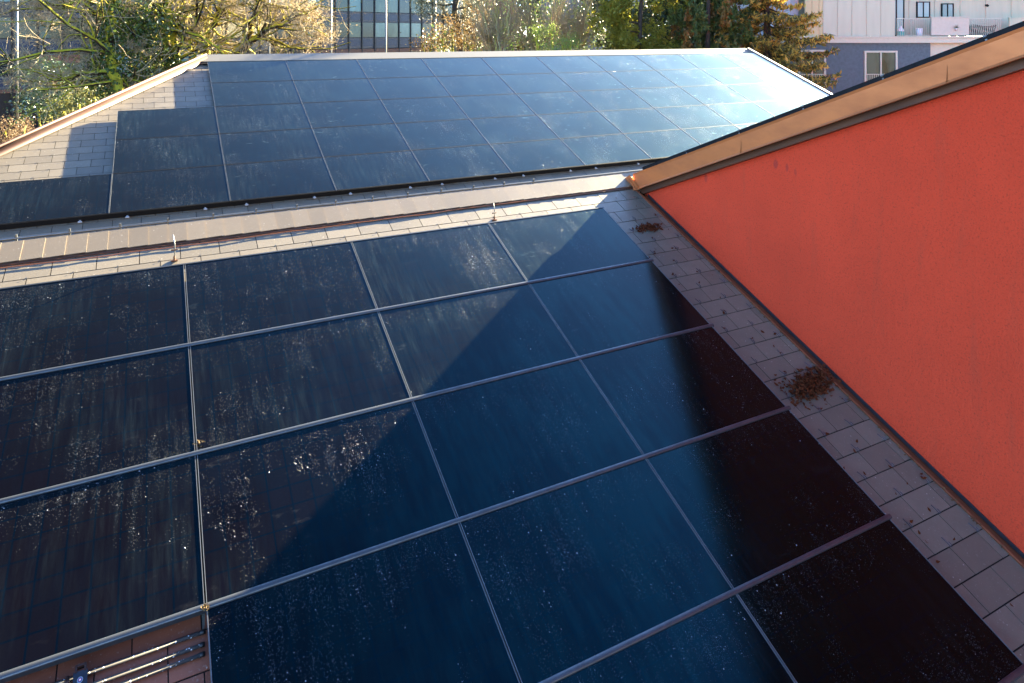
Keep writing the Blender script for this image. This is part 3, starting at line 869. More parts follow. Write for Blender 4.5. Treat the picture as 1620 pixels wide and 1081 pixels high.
def add_win(par, x, z0, z1, w, gi, key):
    key = (key, gi)
    if key not in wproto:
        m = MB(); h = z1-z0
        m.box(.04, w-.04, .0, .06, 0, .05); m.box(.04, w-.04, .0, .06, h-.05, h); m.box(.04, .09, .0, .06, .05, h-.05); m.box(w-.09, w-.04, .0, .06, .05, h-.05)
        f = m.build("window", m_off_dark, par)
        m = MB(); m.box(.09, w-.09, .03, .05, .05, h-.05); g = m.build("pane", GLS[gi], f)
        wproto[key] = (f, g)
    else:
        f0, g0 = wproto[key]; f = cpy(f0, par); cpy(g0, f)
    f.location = (x, 0, zz(z0))
nw = 0
for b, (z0, z1) in enumerate(LV):
    for i in range(-5, nmod-1):
        if b == 2 and i > 9: continue
        x = i*MOD
        add_win(off, x, z0, z1, MOD, rng.choice([0,0,1,1,2,3,3]), b); nw += 1
for b, (z0, z1) in enumerate(SPB):
    for i in range(-5, nmod-1):
        if b == 3 and i > 9: continue
        x = i*MOD
        if sproto is None:
            m = MB(); m.box(.05, MOD-.05, .02, .10, 0, 1.06)
            sproto = m.build("spandrel_panel", m_off_spand, off)
            m = MB(); q = [(.22,.30),(.30,.22),(MOD-.30,.22),(MOD-.22,.30),(MOD-.22,.80),(MOD-.30,.88),(.30,.88),(.22,.80)]
            m.add([(a,.012,c) for a,c in q]+[(a,.02,c) for a,c in q], [tuple(range(8))]+[(k,(k+1)%8,8+(k+1)%8,8+k)[::-1] for k in range(8)])
            sin_ = m.build("inset", m_off_blue, sproto); s_ = sproto
        else:
            s_ = cpy(sproto, off); cpy(sin_, s_)
        s_.location = (x, 0, zz(z0)); s_.scale = (1,1,(z1-z0)/1.08)
mp = None
for i in range(-5, nmod):
    if mp is None: m = MB(); m.box(-.06,.06,-.10,.10,0,zz(16.5)); mp = m.build("mullion", m_off_dark, off); o = mp
    else: o = cpy(mp, off)
    o.location = (i*MOD, 0, 0)
m = MB(); m.box(-9, 12, -.06, .12, zz(5.42), zz(5.70)); m.build("beam", m_off_beam, off)
m = MB(); m.box(24, (nmod-1)*MOD, -.06, .12, zz(8.02), zz(8.42)); m.build("beam", m_off_beam, off)
m = MB(); m.box(12, (nmod-1)*MOD, -.0, .12, zz(4.6), zz(8.0)); m.build("lower_glazing", GLS[1], off)
m = MB(); m.box(5.5, 8.0, .0, .10, 0, zz(5.3)); m.build("entrance_glass", GLS[2], off)
m = MB(); m.box(.2, 3.0, -.03, .0, zz(7.7), zz(8.35)); m.build("red_blind", m_plain("red_blind", (.17,.05,.03), .7), off)
# recessed wing at the right end
off2 = thing("office_wing", "recessed end wing of the glass office behind the pine bough", "office building", (P1.x, P1.y, GZ), (0,0,ang))
P2 = 8.0
mb = MB(); mb.box(-2, 22, P2+.12, P2+10, 0, zz(20)); mb.box(.0,.25,.2,P2+.2,0,zz(19)); mb.build("wall", m_off_dark, off2)
sproto = None
for b, (z0, z1) in enumerate([(11.9+.7, 14.4), (9.2, 10.9), (6.0, 7.7)]):
    for i in range(0, 12):
        add_win(off2, i*1.6, z0, z1, 1.6, rng.choice([1,2,3,0]), 10+b); bpy.data.objects
for b, (z0, z1) in enumerate([(10.9, 12.6), (7.7, 9.2)]):
    for i in range(0, 12):
        if sproto is None:
            m = MB(); m.box(.04, 1.56, .02, .10, 0, 1.5); sproto = m.build("spandrel_panel", m_off_spand, off2)
            m = MB(); m.box(.25, 1.35, .008, .02, .5, 1.3); sin_ = m.build("inset", m_off_blue, sproto); s_ = sproto
        else: s_ = cpy(sproto, off2); cpy(sin_, s_)
        s_.location = (i*1.6, P2, zz(z0)); s_.scale = (1,1,(z1-z0)/1.52)
for o in bpy.data.objects:
    if o.parent == off2 and o.name.startswith("window"): o.location.y = P2
mp = None
for i in range(0, 13):
    if mp is None: m = MB(); m.box(-.05,.05,P2-.08,P2+.1,0,zz(16)); mp = m.build("mullion", m_off_dark, off2); o = mp
    else: o = cpy(mp, off2)
    o.location = (i*1.6, 0, 0)

# brick house and pale house glimpsed through the trees
def m_brick():
    t = NT("red_brick"); p = t.mapv(t.objc(), (1,1,1), rot=(rad(90),0,0))
    b = t.n('ShaderNodeTexBrick'); t.link(p, b.inputs['Vector']); b.inputs['Scale'].default_value = 4
    b.inputs['Color1'].default_value = (.18,.07,.04,1); b.inputs['Color2'].default_value = (.14,.055,.035,1); b.inputs['Mortar'].default_value = (.15,.12,.1,1); b.inputs['Mortar Size'].default_value = .012
    return t.done(t.bsdf(b.outputs['Color'], .85))
bk = thing("brick_house", "red brick house glimpsed between the pine and the bare shrubs", "house", tuple(fr(-5.5, 92, GZ)), (0,0,-YAW))
m = MB(); m.box(-4.5, 6, 0, 9, 0, zz(17)); m.build("wall", m_brick(), bk)
m = MB(); m.hexa([(-5,-.5,zz(17)),(6.5,-.5,zz(17)),(6.5,9.5,zz(17)),(-5,9.5,zz(17)),(-5,4.4,zz(20)),(6.5,4.4,zz(20)),(6.5,4.6,zz(20)),(-5,4.6,zz(20))]); m.build("roof", M['slate'], bk)
for x in (-3.2, -.6, 2.2):
    for z in (5, 8.4, 11.8):
        m = MB(); m.box(x, x+1.2, -.03, .05, zz(z), zz(z+1.7)); f = m.build("window", M['dark'], bk)
        m = MB(); m.box(x+.1, x+1.1, -.05, -.03, zz(z)+.1, zz(z)+1.6); m.build("pane", GLS[0], f)
ph = thing("pale_house", "pale grey house glimpsed through the bare twigs between shrubs and evergreens", "house", tuple(fr(8, 96, GZ)), (0,0,-YAW))
m = MB(); m.box(-4, 11, 0, 10, 0, zz(16)); m.build("wall", m_plain("pale_wall", (.13,.13,.135), .9), ph)
m = MB(); m.hexa([(-4.5,-.5,zz(16)),(11.5,-.5,zz(16)),(11.5,10.5,zz(16)),(-4.5,10.5,zz(16)),(-4.5,4.9,zz(19.5)),(11.5,4.9,zz(19.5)),(11.5,5.1,zz(19.5)),(-4.5,5.1,zz(19.5))]); m.build("roof", M['slate'], ph)
for x in (-2.5, 0.4, 3.6, 6.8):
    for z in (5.2, 8.6, 12):
        m = MB(); m.box(x, x+1.3, -.03, .05, zz(z), zz(z+1.8)); f = m.build("window", M['dark'], ph)
        m = MB(); m.box(x+.1, x+1.2, -.05, -.03, zz(z)+.1, zz(z)+1.7); m.build("pane", GLS[0], f)

# ------------------------------------------------------------------ white and grey apartment house at the right
BF = 40.0
apt = thing("apartment_house", "white clad apartment house with grey ground storey and balcony at the upper right", "apartment building", tuple(fr(24, BF, GZ)), (0,0,-YAW))
def bx(p): return (p-810)/FPX*BF - 24
def bz(y): return CAMZ - (y-HZ)/FPX*BF - GZ
m_grey = m_plain("blue_grey_render", (.082,.112,.120), .9, bump=.15)
m_white = m_plain("white_trim", (.48,.455,.335), .6, var=.05)
def m_clad(name, c):
    t = NT(name); p = t.objc()
    sx = t.n('ShaderNodeSeparateXYZ'); t.link(p, sx.inputs[0])
    n = t.noise(t.mapv(p, (1,1,.15)), 3, 4)
    cc = t.mix(t.ramp(n, .3, .7), lighter(c, .94), lighter(c, 1.05))
    return t.done(t.bsdf(cc, .45, .15))
m_c1 = m_clad("glow_tinted_cladding", (.50,.39,.20)); m_c2 = m_clad("silver_cladding", (.44,.41,.29)); m_c3 = m_clad("shade_tinted_cladding", (.36,.40,.42))  # one white cladding; reflected yellow glow and bluish shade are put into two tints
X0, X1, XG = bx(1172), 16.0, bx(1472)
m = MB(); m.box(X0, XG, .0, 12, 0, bz(68)); m.build("grey_storey", m_grey, apt)
m = MB(); m.box(XG+.002, X1, .25, 12, 0, bz(67)); m.build("white_storey", m_white, apt)
m = MB(); m.box(X0, X1, -.22, 12, bz(68)+.002, bz(60)); m.box(X0, X1, -.30, -.0, bz(60)+.002, bz(57.6)); m.build("floor_slab", m_white, apt)
def cladding(name, xa, xb, y, z0, z1, mat, pitch=.46):
    m = MB(); m.box(xa, xb, y, y+.15, z0, z1)
    x = xa
    while x <= xb: m.box(x-.022, x+.022, y-.035, y-.001, z0, z1); x += pitch
    return m.build(name, mat, apt)
ZT = 13.4 - GZ
cladding("cladding", X0, bx(1273), .9, bz(57.5), ZT, m_c3, .40)
cladding("cladding", bx(1274), bx(1302), .0, bz(57.5), ZT, m_c1, .40)
cladding("cladding", bx(1302.5), bx(1415), .0, bz(57.5), ZT, m_c2, .82)
cladding("cladding", bx(1417), X1, 1.3, bz(57.5), ZT, m_c2, 1.5)
m = MB(); m.box(bx(1415)-.05, bx(1415)+.12, .16, 1.3, bz(57.5), ZT); m.build("balcony_side_wall", m_c2, apt)
m = MB(); m.box(X0+.2, X1-.2, 1.5, 12, bz(57.5), ZT); m.build("wall", m_white, apt)
m = MB(); m.box(X0-.3, X1+.3, -.4, 12.3, ZT+.002, ZT+.3); m.build("roof", m_white, apt)
def apt_win(xa, xb, z0, z1, y, fr_m, glass, fw=.07, mid=True, curtain=None, out=.04):
    m = MB(); m.box(xa, xa+fw, y-out, y+.08, z0, z1); m.box(xb-fw, xb, y-out, y+.08, z0, z1); m.box(xa+fw, xb-fw, y-out, y+.08, z1-fw, z1); m.box(xa+fw, xb-fw, y-out, y+.08, z0, z0+fw)
    if mid: c = (xa+xb)/2; m.box(c-.035, c+.035, y-out+.01, y+.08, z0+fw, z1-fw)
    f = m.build("window", fr_m, apt)
    m = MB(); m.box(xa+fw, xb-fw, y-.018, y-.008, z0+fw, z1-fw); m.build("pane", glass, f)
    return f
# French windows of the grey storey, deep white surround + curtains + rail
gl_cur = m_window("curtain_glass", (.008,.014,.013), (.045,.075,.06), .06)
for (a, b, yt) in ((1262, 1305.5, 79), (1366.5, 1418.5, 80.5)):
    f = apt_win(bx(a), bx(b), bz(152), bz(yt), -.012, m_white, gl_cur, .10, True, out=.10)
    m = MB()
    xx = bx(a)+.12
    while xx < bx(b)-.1: m.box(xx-.011, xx+.011, -.16, -.14, bz(152), bz(118)); xx += .105
    m.box(bx(a)+.05, bx(b)-.05, -.17, -.13, bz(118), bz(117)); m.build("window_rail", m_white, f)
gl_pale = m_window("balcony_glass", (.10,.12,.12), (.22,.24,.23), .06)
apt_win(bx(1424), bx(1450), bz(57.4), bz(-8), 1.26, M['dark'], gl_pale, .07)
apt_win(bx(1470), bx(1492), bz(27.5), bz(1), 1.26, M['dark'], gl_pale, .06)
apt_win(bx(1510.5), bx(1530.5), bz(29), bz(4), 1.26, M['dark'], gl_pale, .06)
def railing(xa, xb, y):
    m = MB(); x = xa
    while x <= xb: m.box(x-.009, x+.009, y-.009, y+.009, bz(57.4), bz(30)); x += .105
    m.box(xa, xb, y-.022, y+.022, bz(30), bz(29)); m.box(xa, xb, y-.016, y+.016, bz(56.4), bz(55.7))
    return m.build("balcony_rail", m_white, apt)
railing(bx(1417.5), bx(1470), -.10); railing(bx(1531), bx(1583), -.10); 
m = MB(); m.box(bx(1471), bx(1530), -.16, -.05, bz(56), bz(28.6)); m.box(bx(1470.5), bx(1530.5), -.20, -.02, bz(28.5), bz(26.8)); m.build("balcony_panel", m_plain("pale_panel", (.47,.42,.32), .55, var=.05), apt)
m = MB(); m.box(bx(1594), bx(1640), -.16, -.06, bz(55), bz(29)); m.box(bx(1593), bx(1641), -.18, -.04, bz(29)+.002, bz(28)); m.build("balcony_panel", m_c2, apt)
# things standing on the balcony
def bw(p, y, fwd): return fr((p-810)/FPX*BF, BF+fwd, CAMZ - (y-HZ)/FPX*BF)
zsl = CAMZ - (57.4-HZ)/FPX*BF
b = fr((1430.5-810)/FPX*BF, BF+.35, zsl)
c = thing("water_canister", "white canister with green base standing behind the balcony rail by the tall window", "canister", tuple(b), (0,0,-YAW))
m = MB(); m.tube([(0,0,0),(0,0,.06),(0,0,.24),(0,0,.28)], [.19,.21,.21,.16], 14); m.build("base", m_plain("green_plastic", (.04,.30,.24), .4), c, True)
m = MB(); m.tube([(0,0,.281),(0,0,.36),(0,0,.45),(0,0,.48),(0,0,.56)], [.17,.17,.11,.06,.05], 14); m.build("body", m_plain("white_plastic", (.75,.77,.78), .4), c, True)
m = MB(); m.tube([(0,0,.561),(0,0,.60)], .055, 10); m.build("lid", m_plain("grey_plastic", (.4,.42,.45), .4), c, True)
b = fr((1460-810)/FPX*BF, BF+.35, zsl)
c = thing("white_bucket", "white bucket with a lid standing on the balcony beside the pale panel", "bucket", tuple(b), (0,0,-YAW))
m = MB(); m.tube([(0,0,0),(0,0,.02),(0,0,.40)], [.12,.145,.175], 14); m.build("body", m_plain("white_plastic_b", (.74,.75,.76), .4), c, True)
m = MB(); m.tube([(0,0,.401),(0,0,.44),(0,0,.455)], [.19,.19,.17], 14); m.build("lid", m_plain("white_plastic_l", (.8,.8,.8), .35), c, True)
b = fr((1557-810)/FPX*BF, BF+.45, zsl)
c = thing("slatted_lounger", "dark slatted lounger folded up behind the balcony rail at the right", "lounger", tuple(b), (0,0,-YAW))
m_teak = m_plain("dark_teak", (.055,.032,.02), .6)
m = MB()
for i in range(15):
    x = -.85 + i*.118; m.bar((x, .0, .06), (x+.20, .05, .62+.05*sin(i*.5)), .055, .025, Vector((0,1,0)))
m.build("slats", m_teak, c)
m = MB(); m.bar((-.9,.04,.10),(.95,.04,.13),.05); m.bar((-.75,.07,.52),(1.0,.07,.55),.05); m.build("frame", m_teak, c)
for x in (-.8,.8):
    m = MB(); m.bar((x,-.05,0),(x+.05,.1,.5),.05); m.build("leg", m_teak, c)
b = fr((1508-810)/FPX*BF, BF-.20, CAMZ-(46-HZ)/FPX*BF)
c = thing("hanging_plant", "small dry plant in a pot hooked on the pale balcony panel", "plant", tuple(b), (0,0,-YAW))
m = MB(); m.tube([(0,-.07,-.10),(0,-.07,.05)], [.05,.07], 10); m.build("pot", m_plain("clay_pot", (.45,.40,.36), .8), c, True)
m = MB(); rng = random.Random(4)
for i in range(70):
    a = rng.uniform(0,6.28); l = rng.uniform(.08,.22); e = rng.uniform(.2,1.4)
    d = Vector((cos(a)*cos(e), sin(a)*cos(e)*.5-.1, sin(e))); m.tube([(0,-.07,.05), Vector((0,-.07,.05))+d*l], [.006,.002], 3, False)
m.build("stems", m_plain("dry_stem", (.16,.14,.06), .8), c)
b = fr((1584-810)/FPX*BF, BF+1.28, CAMZ-(7-HZ)/FPX*BF)
c = thing("wall_lamp", "small dark wall lamp on the white cladding at the upper right", "lamp", tuple(b), (0,0,-YAW))
m = MB(); m.box(-.06,.06,-.04,.0,-.05,.05); m.build("bracket", M['dark'], c)
m = MB(); m.tube([(0,-.16,-.05),(0,-.10,.02),(0,-.04,.03)], [.07,.05,.03], 10); m.build("lamp_shade", M['dark'], c, True)

# ------------------------------------------------------------------ trees
def rdir(rng):
    while True:
        v = Vector((rng.uniform(-1,1), rng.uniform(-1,1), rng.uniform(-1,1)))
        if .05 < v.length < 1: return v.normalized()
def smooth_path(P, n):
    out = []
    for i in range(len(P)-1):
        a = P[max(i-1,0)]; b = P[i]; c = P[i+1]; d = P[min(i+2,len(P)-1)]
        for k in range(n):
            t = k/n
            out.append(.5*((2*b) + (c-a)*t + (2*a-5*b+4*c-d)*t*t + (3*b-a-3*c+d)*t**3))
    out.append(P[-1]); return out
class Tree:
    def __init__(s, seed): s.r = random.Random(seed); s.thick = MB(); s.twig = MB(); s.tips = []; s.segs = []
    def limb(s, P, r0, r1, kids=8, level=0, n=5, sub=True, spread=(35,75), lift=.25, wob=.06, ratio=.5, maxlev=3):
        pts = smooth_path([Vector(p) for p in P], n)
        L = sum((pts[i+1]-pts[i]).length for i in range(len(pts)-1))
        pts = [p + rdir(s.r)*wob*L*.12 if 0 < i < len(pts)-1 else p for i, p in enumerate(pts)]
        N = len(pts)
        rs = [r0 + (r1-r0)*(i/(N-1))**.8 for i in range(N)]
        s.thick.tube(pts, rs, 8)
        s.segs.append((pts, rs))
        if sub:
            for k in range(kids):
                t = s.r.uniform(.18, 1.0); i = min(int(t*(N-1)), N-2)
                s.branch(pts[i], (pts[i+1]-pts[i]).normalized(), L*ratio*s.r.uniform(.5,1.1)*(1.15-.6*t), rs[i]*.5, 1, spread, lift, maxlev)
        return pts
    def branch(s, p, tan, L, r, lev, spread, lift, maxlev):
        rng = s.r
        ax = tan.cross(rdir(rng))
        if ax.length < 1e-3: return
        d = Quaternion(ax.normalized(), rad(rng.uniform(*spread))) @ tan
        n = 5 if lev < 3 else 4
        pts = [p]; step = L/n
        for i in range(n):
            d = (d + rdir(rng)*.33 + Vector((0,0,lift*.35))).normalized()
            pts.append(pts[-1] + d*step)
        r = max(r, .0055)
        rs = [max(.0045, r*(1-.78*i/n)) for i in range(n+1)]
        (s.thick if r > .022 else s.twig).tube(pts, rs, 6 if r > .03 else 4 if r > .012 else 3, False)
        if lev < maxlev:
            k = {1: 7, 2: 6, 3: 5}[lev]
            for _ in range(k):
                i = rng.randint(1, n-1)
                s.branch(pts[i], (pts[i+1]-pts[i]).normalized(), L*rng.uniform(.35,.62), rs[i]*.55, lev+1, spread, lift, maxlev)
        else: s.tips.append((pts[-1], d))

def leaf_cards(mb, pts, rng, n, size, spread, asp=.6, down=0.0, flat=0.0):
    for _ in range(n):
        p, d = rng.choice(pts)
        c = p + Vector((rng.gauss(0,1), rng.gauss(0,1), rng.gauss(0,1)))*spread
        a = (rdir(rng) + Vector((0,0,-down))).normalized()
        b = a.cross(rdir(rng))
        if b.length < 1e-3: continue
        b.normalize(); s = size*rng.uniform(.55,1.35)
        a = a*s; b = b*s*asp
        mb.add([c-a*.5, c+b*.5-a*.05, c+a*.5, c-b*.5-a*.05], [(0,1,2,3)])

def tree_thing(name, label, base, group=None, cat="tree"):
    return thing(name, label, cat, tuple(base), group=group)
def to_local(mb, base):
    mb.v = [(v[0]-base[0], v[1]-base[1], v[2]-base[2]) for v in mb.v]; return mb
m_oak = m_bark("mossy_bark", (.030,.020,.012), (.36,.31,.023), .70)
m_oak2 = m_bark("mossy_bark_dark", (.024,.015,.010), (.32,.275,.022), .58)
m_dbark = m_plain('dark_bark', (.030,.020,.013), .9, var=.4)
m_twig = m_plain("tan_twig", (.31,.235,.125), .8)
m_tanleaf = m_leaf('tan_bud', (.10,.078,.040), (.24,.195,.105), .7, .35)
m_twig2 = m_plain("brown_twig", (.30,.21,.11), .8)
m_stem = m_bark("pale_stem_bark", (.34,.28,.14), (.36,.31,.07), .35)
m_ivy = m_leaf("ivy_leaf", (.020,.045,.008), (.085,.125,.022), .26, .25, .6)

# bare mossy oak A: trunks by the hip, limbs over the office
D = 31.0
bA = px(268, 100, D); bA.z = GZ
A = Tree(11)
pA = lambda x, y, dz=0: px(x, y, D+dz)
A.limb([bA + Vector((-.1,0,0)), pA(259,150), pA(262,95), pA(264,45), pA(262,-5), pA(255,-60), pA(262,-130)], .30, .10, 12, lift=.1)
A.limb([bA + Vector((.35,.1,0)), pA(279,130,.3), pA(277,95,.4), pA(274,60,.4), pA(272,38,.5), pA(258,28,.3), pA(226,16,-.4), pA(196,6,-1.0)], .27, .04, 14, lift=.15)
A.limb([pA(274,42,.4), pA(288,38,.2), pA(302,56,0), pA(312,64,-.2), pA(330,72,-.3)], .10, .03, 8, lift=.4)
A.limb([pA(264,45), pA(285,18,.5), pA(292,-4,.6), pA(300,-50,.8), pA(296,-110,1.2)], .15, .05, 12, lift=.1)
A.limb([pA(262,30), pA(244,8,-.6), pA(225,-14,-1.2), pA(205,-45,-2)], .12, .03, 10, lift=.1)
A.limb([pA(264,60), pA(245,42,-.8), pA(226,30,-1.2), pA(205,20,-1.8), pA(190,12,-2.4)], .085, .02, 12)
A.limb([pA(275,70,.3), pA(296,76,.0), pA(303,62,.0), pA(318,52,.1)], .09, .03, 7, lift=.4)
for k, (x, y) in enumerate(((300,-40),(240,-60),(280,-120),(220,-100))):
    A.limb([pA(262,-10,k*.4), pA((262+x)/2, (y-10)/2-8, .5*k), pA(x, y, k)], .10, .02, 9)
tA = tree_thing("bare_mossy_tree", "bare mossy tree with twin dark trunks rising behind the end of the copper hip", bA, "bare mossy trees at the upper left")
to_local(A.thick, bA).build("trunk", m_oak, tA, True); to_local(A.twig, bA).build("crown", m_twig, tA)

# oak B: trunk at the ridge end, limbs to the right
D2 = 33.0
bB = px(368, 100, D2); bB.z = GZ
Bt = Tree(23)
q = lambda x, y, dz=0: px(x, y, D2+dz)
tB = tree_thing("bare_mossy_tree", "bare mossy tree with forked dark limbs and brown twigs, right of the twin trunks", bB, "bare mossy trees at the upper left")
Bt.limb([bB, q(366,120), q(376,84), q(388,66), q(396,40), q(406,22), q(417,4), q(424,-25), q(420,-80)], .30, .07, 14, lift=.1)
Bt.limb([q(377,84), q(392,70,-.3), q(410,56,-.6), q(430,44,-.9), q(452,38,-1.2), q(466,26,-1.4), q(488,20,-1.6), q(505,8,-1.8)], .17, .035, 16, lift=.12)
Bt.limb([q(379,82), q(398,68,.4), q(414,57,.6), q(430,62,.5), q(446,69,.3), q(468,77,.1), q(490,75,0), q(505,73,-.2)], .11, .025, 15, lift=.2)
Bt.limb([q(396,44), q(380,28,.3), q(362,20,.2), q(350,14,0)], .08, .02, 8)
Bt.limb([q(398,36), q(420,8,-.4), q(440,10,-.8), q(465,14,-1.2), q(490,20,-1.2)], .085, .02, 12)
Bt.limb([q(448,40,-1.1), q(470,30,-1.2), q(490,37,-1.4), q(512,40,-1.6)], .06, .015, 10)
Bt.limb([q(440,44,-.8), q(475,48,-.8), q(487,44,-1), q(506,50,-1.2), q(520,60,-1.3)], .06, .015, 12)
Bt.limb([q(476,46,-.8), q(490,56,-1), q(505,60,-1)], .045, .012, 8)
Bt.limb([q(386,70), q(372,72,.2), q(358,70,.2), q(345,66,.2), q(330,60,0)], .10, .03, 8, lift=.3)
Bt.limb([bB+Vector((-1.2,.5,0)), q(326,108), q(322,82), q(330,66), q(337,44), q(346,24), q(352,4), q(362,-30), q(350,-90)], .24, .06, 14, lift=.1)
Bt.limb([q(330,66), q(312,56,.3), q(310,44,.3), q(322,30,.2), q(338,30,.1)], .11, .06, 5, lift=.3)
Bt.limb([q(346,24), q(358,12), q(372,8), q(392,6), q(405,10)], .09, .03, 10)
Bt.limb([q(342,32), q(360,20,-.3), q(375,26,-.6), q(392,33,-.8)], .075, .02, 10)
Bt.limb([q(337,46), q(346,56,-.2), q(352,58,-.3), q(366,66,-.3), q(390,70,-.4)], .07, .02, 8)
to_local(Bt.thick, bB).build("trunk", m_oak2, tB, True); to_local(Bt.twig, bB).build("crown", m_twig, tB)
mb = MB(); rng = random.Random(31)
tips = [t for t in Bt.tips if topix(t[0])[0] > 385]
leaf_cards(mb, tips, rng, 3000, .07, .10, .55)
to_local(mb, bB).build("dry_leaves", m_leaf("dry_brown_leaf", (.095,.072,.038), (.23,.175,.10), .7, .35), tB)

# tree C: ivy clad, mossy branches reaching left
D3 = 28.0
bC = px(178, 150, D3); bC.z = GZ
Ct = Tree(37)
c_ = lambda x, y, dz=0: px(x, y, D3+dz)
Ct.limb([bC, c_(188,180), c_(182,128), c_(178,100), c_(172,70), c_(176,35), c_(170,0), c_(176,-50), c_(165,-110)], .26, .08, 10, lift=.1)
Ct.limb([c_(182,112), c_(168,112,-.2), c_(150,116,-.4), c_(130,116,-.6), c_(112,123,-.9), c_(92,126,-1.2), c_(80,126,-1.3), c_(66,117,-1.4), c_(55,113,-1.5), c_(25,108,-1.8)], .12, .02, 13, lift=.35)
Ct.limb([c_(150,115,-.3), c_(120,116,-.3), c_(106,106,-.2), c_(92,106,-.3), c_(70,113,-.6), c_(58,128,-.8), c_(33,122,-1.0), c_(22,124,-1.2)], .06, .012, 10, lift=.5)
Ct.limb([c_(186,118), c_(160,124,.3), c_(126,128,.2), c_(104,134,.1), c_(70,134,0), c_(55,130,-.2), c_(30,128,-.4)], .08, .015, 12, lift=.3)
Ct.limb([c_(172,62), c_(154,66,-.4), c_(136,54,-.5), c_(122,56,-.6), c_(112,56,-.7), c_(98,68,-.9), c_(88,88,-1)], .055, .015, 9, lift=.2)
Ct.limb([c_(172,75), c_(152,84,-.3), c_(132,81,-.4), c_(116,86,-.6)], .05, .012, 7, lift=.2)
Ct.limb([c_(174,30), c_(148,22,-.4), c_(125,15,-.6), c_(104,12,-.8), c_(82,16,-.9), c_(48,13,-1.2), c_(20,18,-1.4), c_(-8,26,-1.6)], .10, .02, 16, lift=.1)
Ct.limb([c_(150,20,-.4), c_(128,4,-.8), c_(104,8,-1), c_(80,7,-1.1), c_(62,-4,-1.2), c_(40,4,-1.5), c_(10,22,-1.8)], .07, .015, 13, lift=.1)
Ct.limb([c_(174,34), c_(150,36,.3), c_(120,34,.3), c_(95,38,.2), c_(70,42,.0), c_(62,28,-.2), c_(40,20,-.4)], .06, .012, 12)
Ct.limb([c_(140,52,-.4), c_(144,68,-.4), c_(148,86,-.4), c_(156,100,-.3), c_(160,122,-.2)], .05, .02, 6, lift=.1)
Ct.limb([c_(172,6), c_(190,-20,.5), c_(215,-60,.8)], .10, .02, 10); Ct.limb([c_(172,-10), c_(150,-40,-.5), c_(110,-70,-1)], .10, .02, 10)
Ct.limb([c_(182,110), c_(200,86,.6), c_(216,80,.8), c_(240,92,1.0)], .06, .015, 9, lift=.3)
Ct.limb([c_(180,120), c_(196,128,.3), c_(206,142,.3), c_(222,156,.4)], .07, .02, 7, lift=.3)
tC = tree_thing("ivy_clad_tree", "mossy tree wrapped in glossy ivy with long bare branches reaching to the left edge", bC)
mb = MB(); leaf_cards(mb, Ct.tips, random.Random(39), 3200, .06, .09, .5)
to_local(mb, bC).build("dry_leaves", m_tanleaf, tC)
mb = MB(); leaf_cards(mb, A.tips, random.Random(38), 2600, .06, .09, .5)
to_local(mb, bA).build("dry_leaves", m_tanleaf, tA)
to_local(Ct.thick, bC).build("trunk", m_oak, tC, True); to_local(Ct.twig, bC).build("crown", m_twig, tC)
mb = MB(); rng = random.Random(41)
def column(pts, n, size, spread):
    leaf_cards(mb, [(p, None) for p in smooth_path(pts, 8)], rng, n, size, spread, .9, .6)
column([c_(176,175), c_(180,120), c_(176,80), c_(170,40), c_(178,5), c_(182,-40)], 2600, .11, .30)
column([c_(205,150,1), c_(215,115,1), c_(222,95,1.2)], 1000, .11, .38)
column([c_(198,60,1.5), c_(215,40,1.5), c_(235,48,1.5), c_(228,20,1.6)], 2200, .12, .55)
column([c_(164,96,.5), c_(150,110,.4), c_(160,140,.4)], 900, .10, .32)
to_local(mb, bC).build("ivy", m_ivy, tC)
mb = MB(); column([pA(255,140,-.5), pA(262,108,-.4), pA(258,80,-.5)], 500, .10, .16); column([pA(280,120,-.3), pA(276,92,-.3)], 380, .10, .12)
column([pA(236,104,-1), pA(246,88,-1), pA(230,70,-.8)], 900, .10, .34)
to_local(mb, bA).build("ivy", m_ivy, tA)

# evergreen shrubs in the lower left gap
def shrub(name, label, spots, mat, n, size, spread, base, seed, down=.2, asp=.6, stems=True, cat="shrub"):
    rng = random.Random(seed); mb = MB()
    pts = []
    for (p, rad_, k) in spots:
        for _ in range(k):
            d = rdir(rng); pts.append((p + Vector((d.x, d.y, d.z*.8))*rad_*rng.uniform(.55,1.0), d))
    leaf_cards(mb, pts, rng, n, size, spread, asp, down)
    o = tree_thing(name, label, base, None, cat)
    to_local(mb, base).build("crown", mat, o)
    if stems:
        m = MB()
        for (p, rad_, k) in spots[:6]:
            m.tube(smooth_path([Vector(base), (Vector(base)+p)/2 + rdir(rng)*.2, p], 3), [.10*(1-.1*i) for i in range(7)], 6)
        to_local(m, base).build("trunk", m_oak2, o, True)
    return o
m_holly = m_leaf("dark_evergreen_leaf", (.012,.032,.012), (.045,.080,.022), .3, .15, .6)
b = px(95, 190, 34); b.z = GZ
shrub("evergreen_shrub", "dark evergreen shrub behind the pink copper hip at the far left", [(px(70,128,34),1.3,40),(px(105,160,34),1.5,40),(px(135,150,34),1.2,30),(px(60,165,34),1.0,20),(px(150,172,33),.9,20)], m_holly, 6500, .14, .22, b, 51)
m_olive = m_leaf("olive_leaf", (.05,.07,.02), (.16,.15,.04), .5, .3)
b = px(120, 196, 30); b.z = GZ
shrub("olive_shrub", "low olive green bush just behind the copper hip", [(px(125,158,30),.8,30),(px(150,148,30),.7,20),(px(100,176,30),.7,20),(px(205,132,29),.8,20),(px(235,120,29),.6,20)], m_olive, 3600, .09, .16, b, 52)
b = px(15, 205, 40); b.z = GZ
shrub("leafless_bush", "brown leafless bush low at the far left edge below the office", [(px(8,208,40),.8,30),(px(40,200,44),.7,20)], m_leaf("brown_litter_leaf", (.06,.036,.018), (.14,.09,.046), .8, .2), 2200, .10, .2, b, 53)

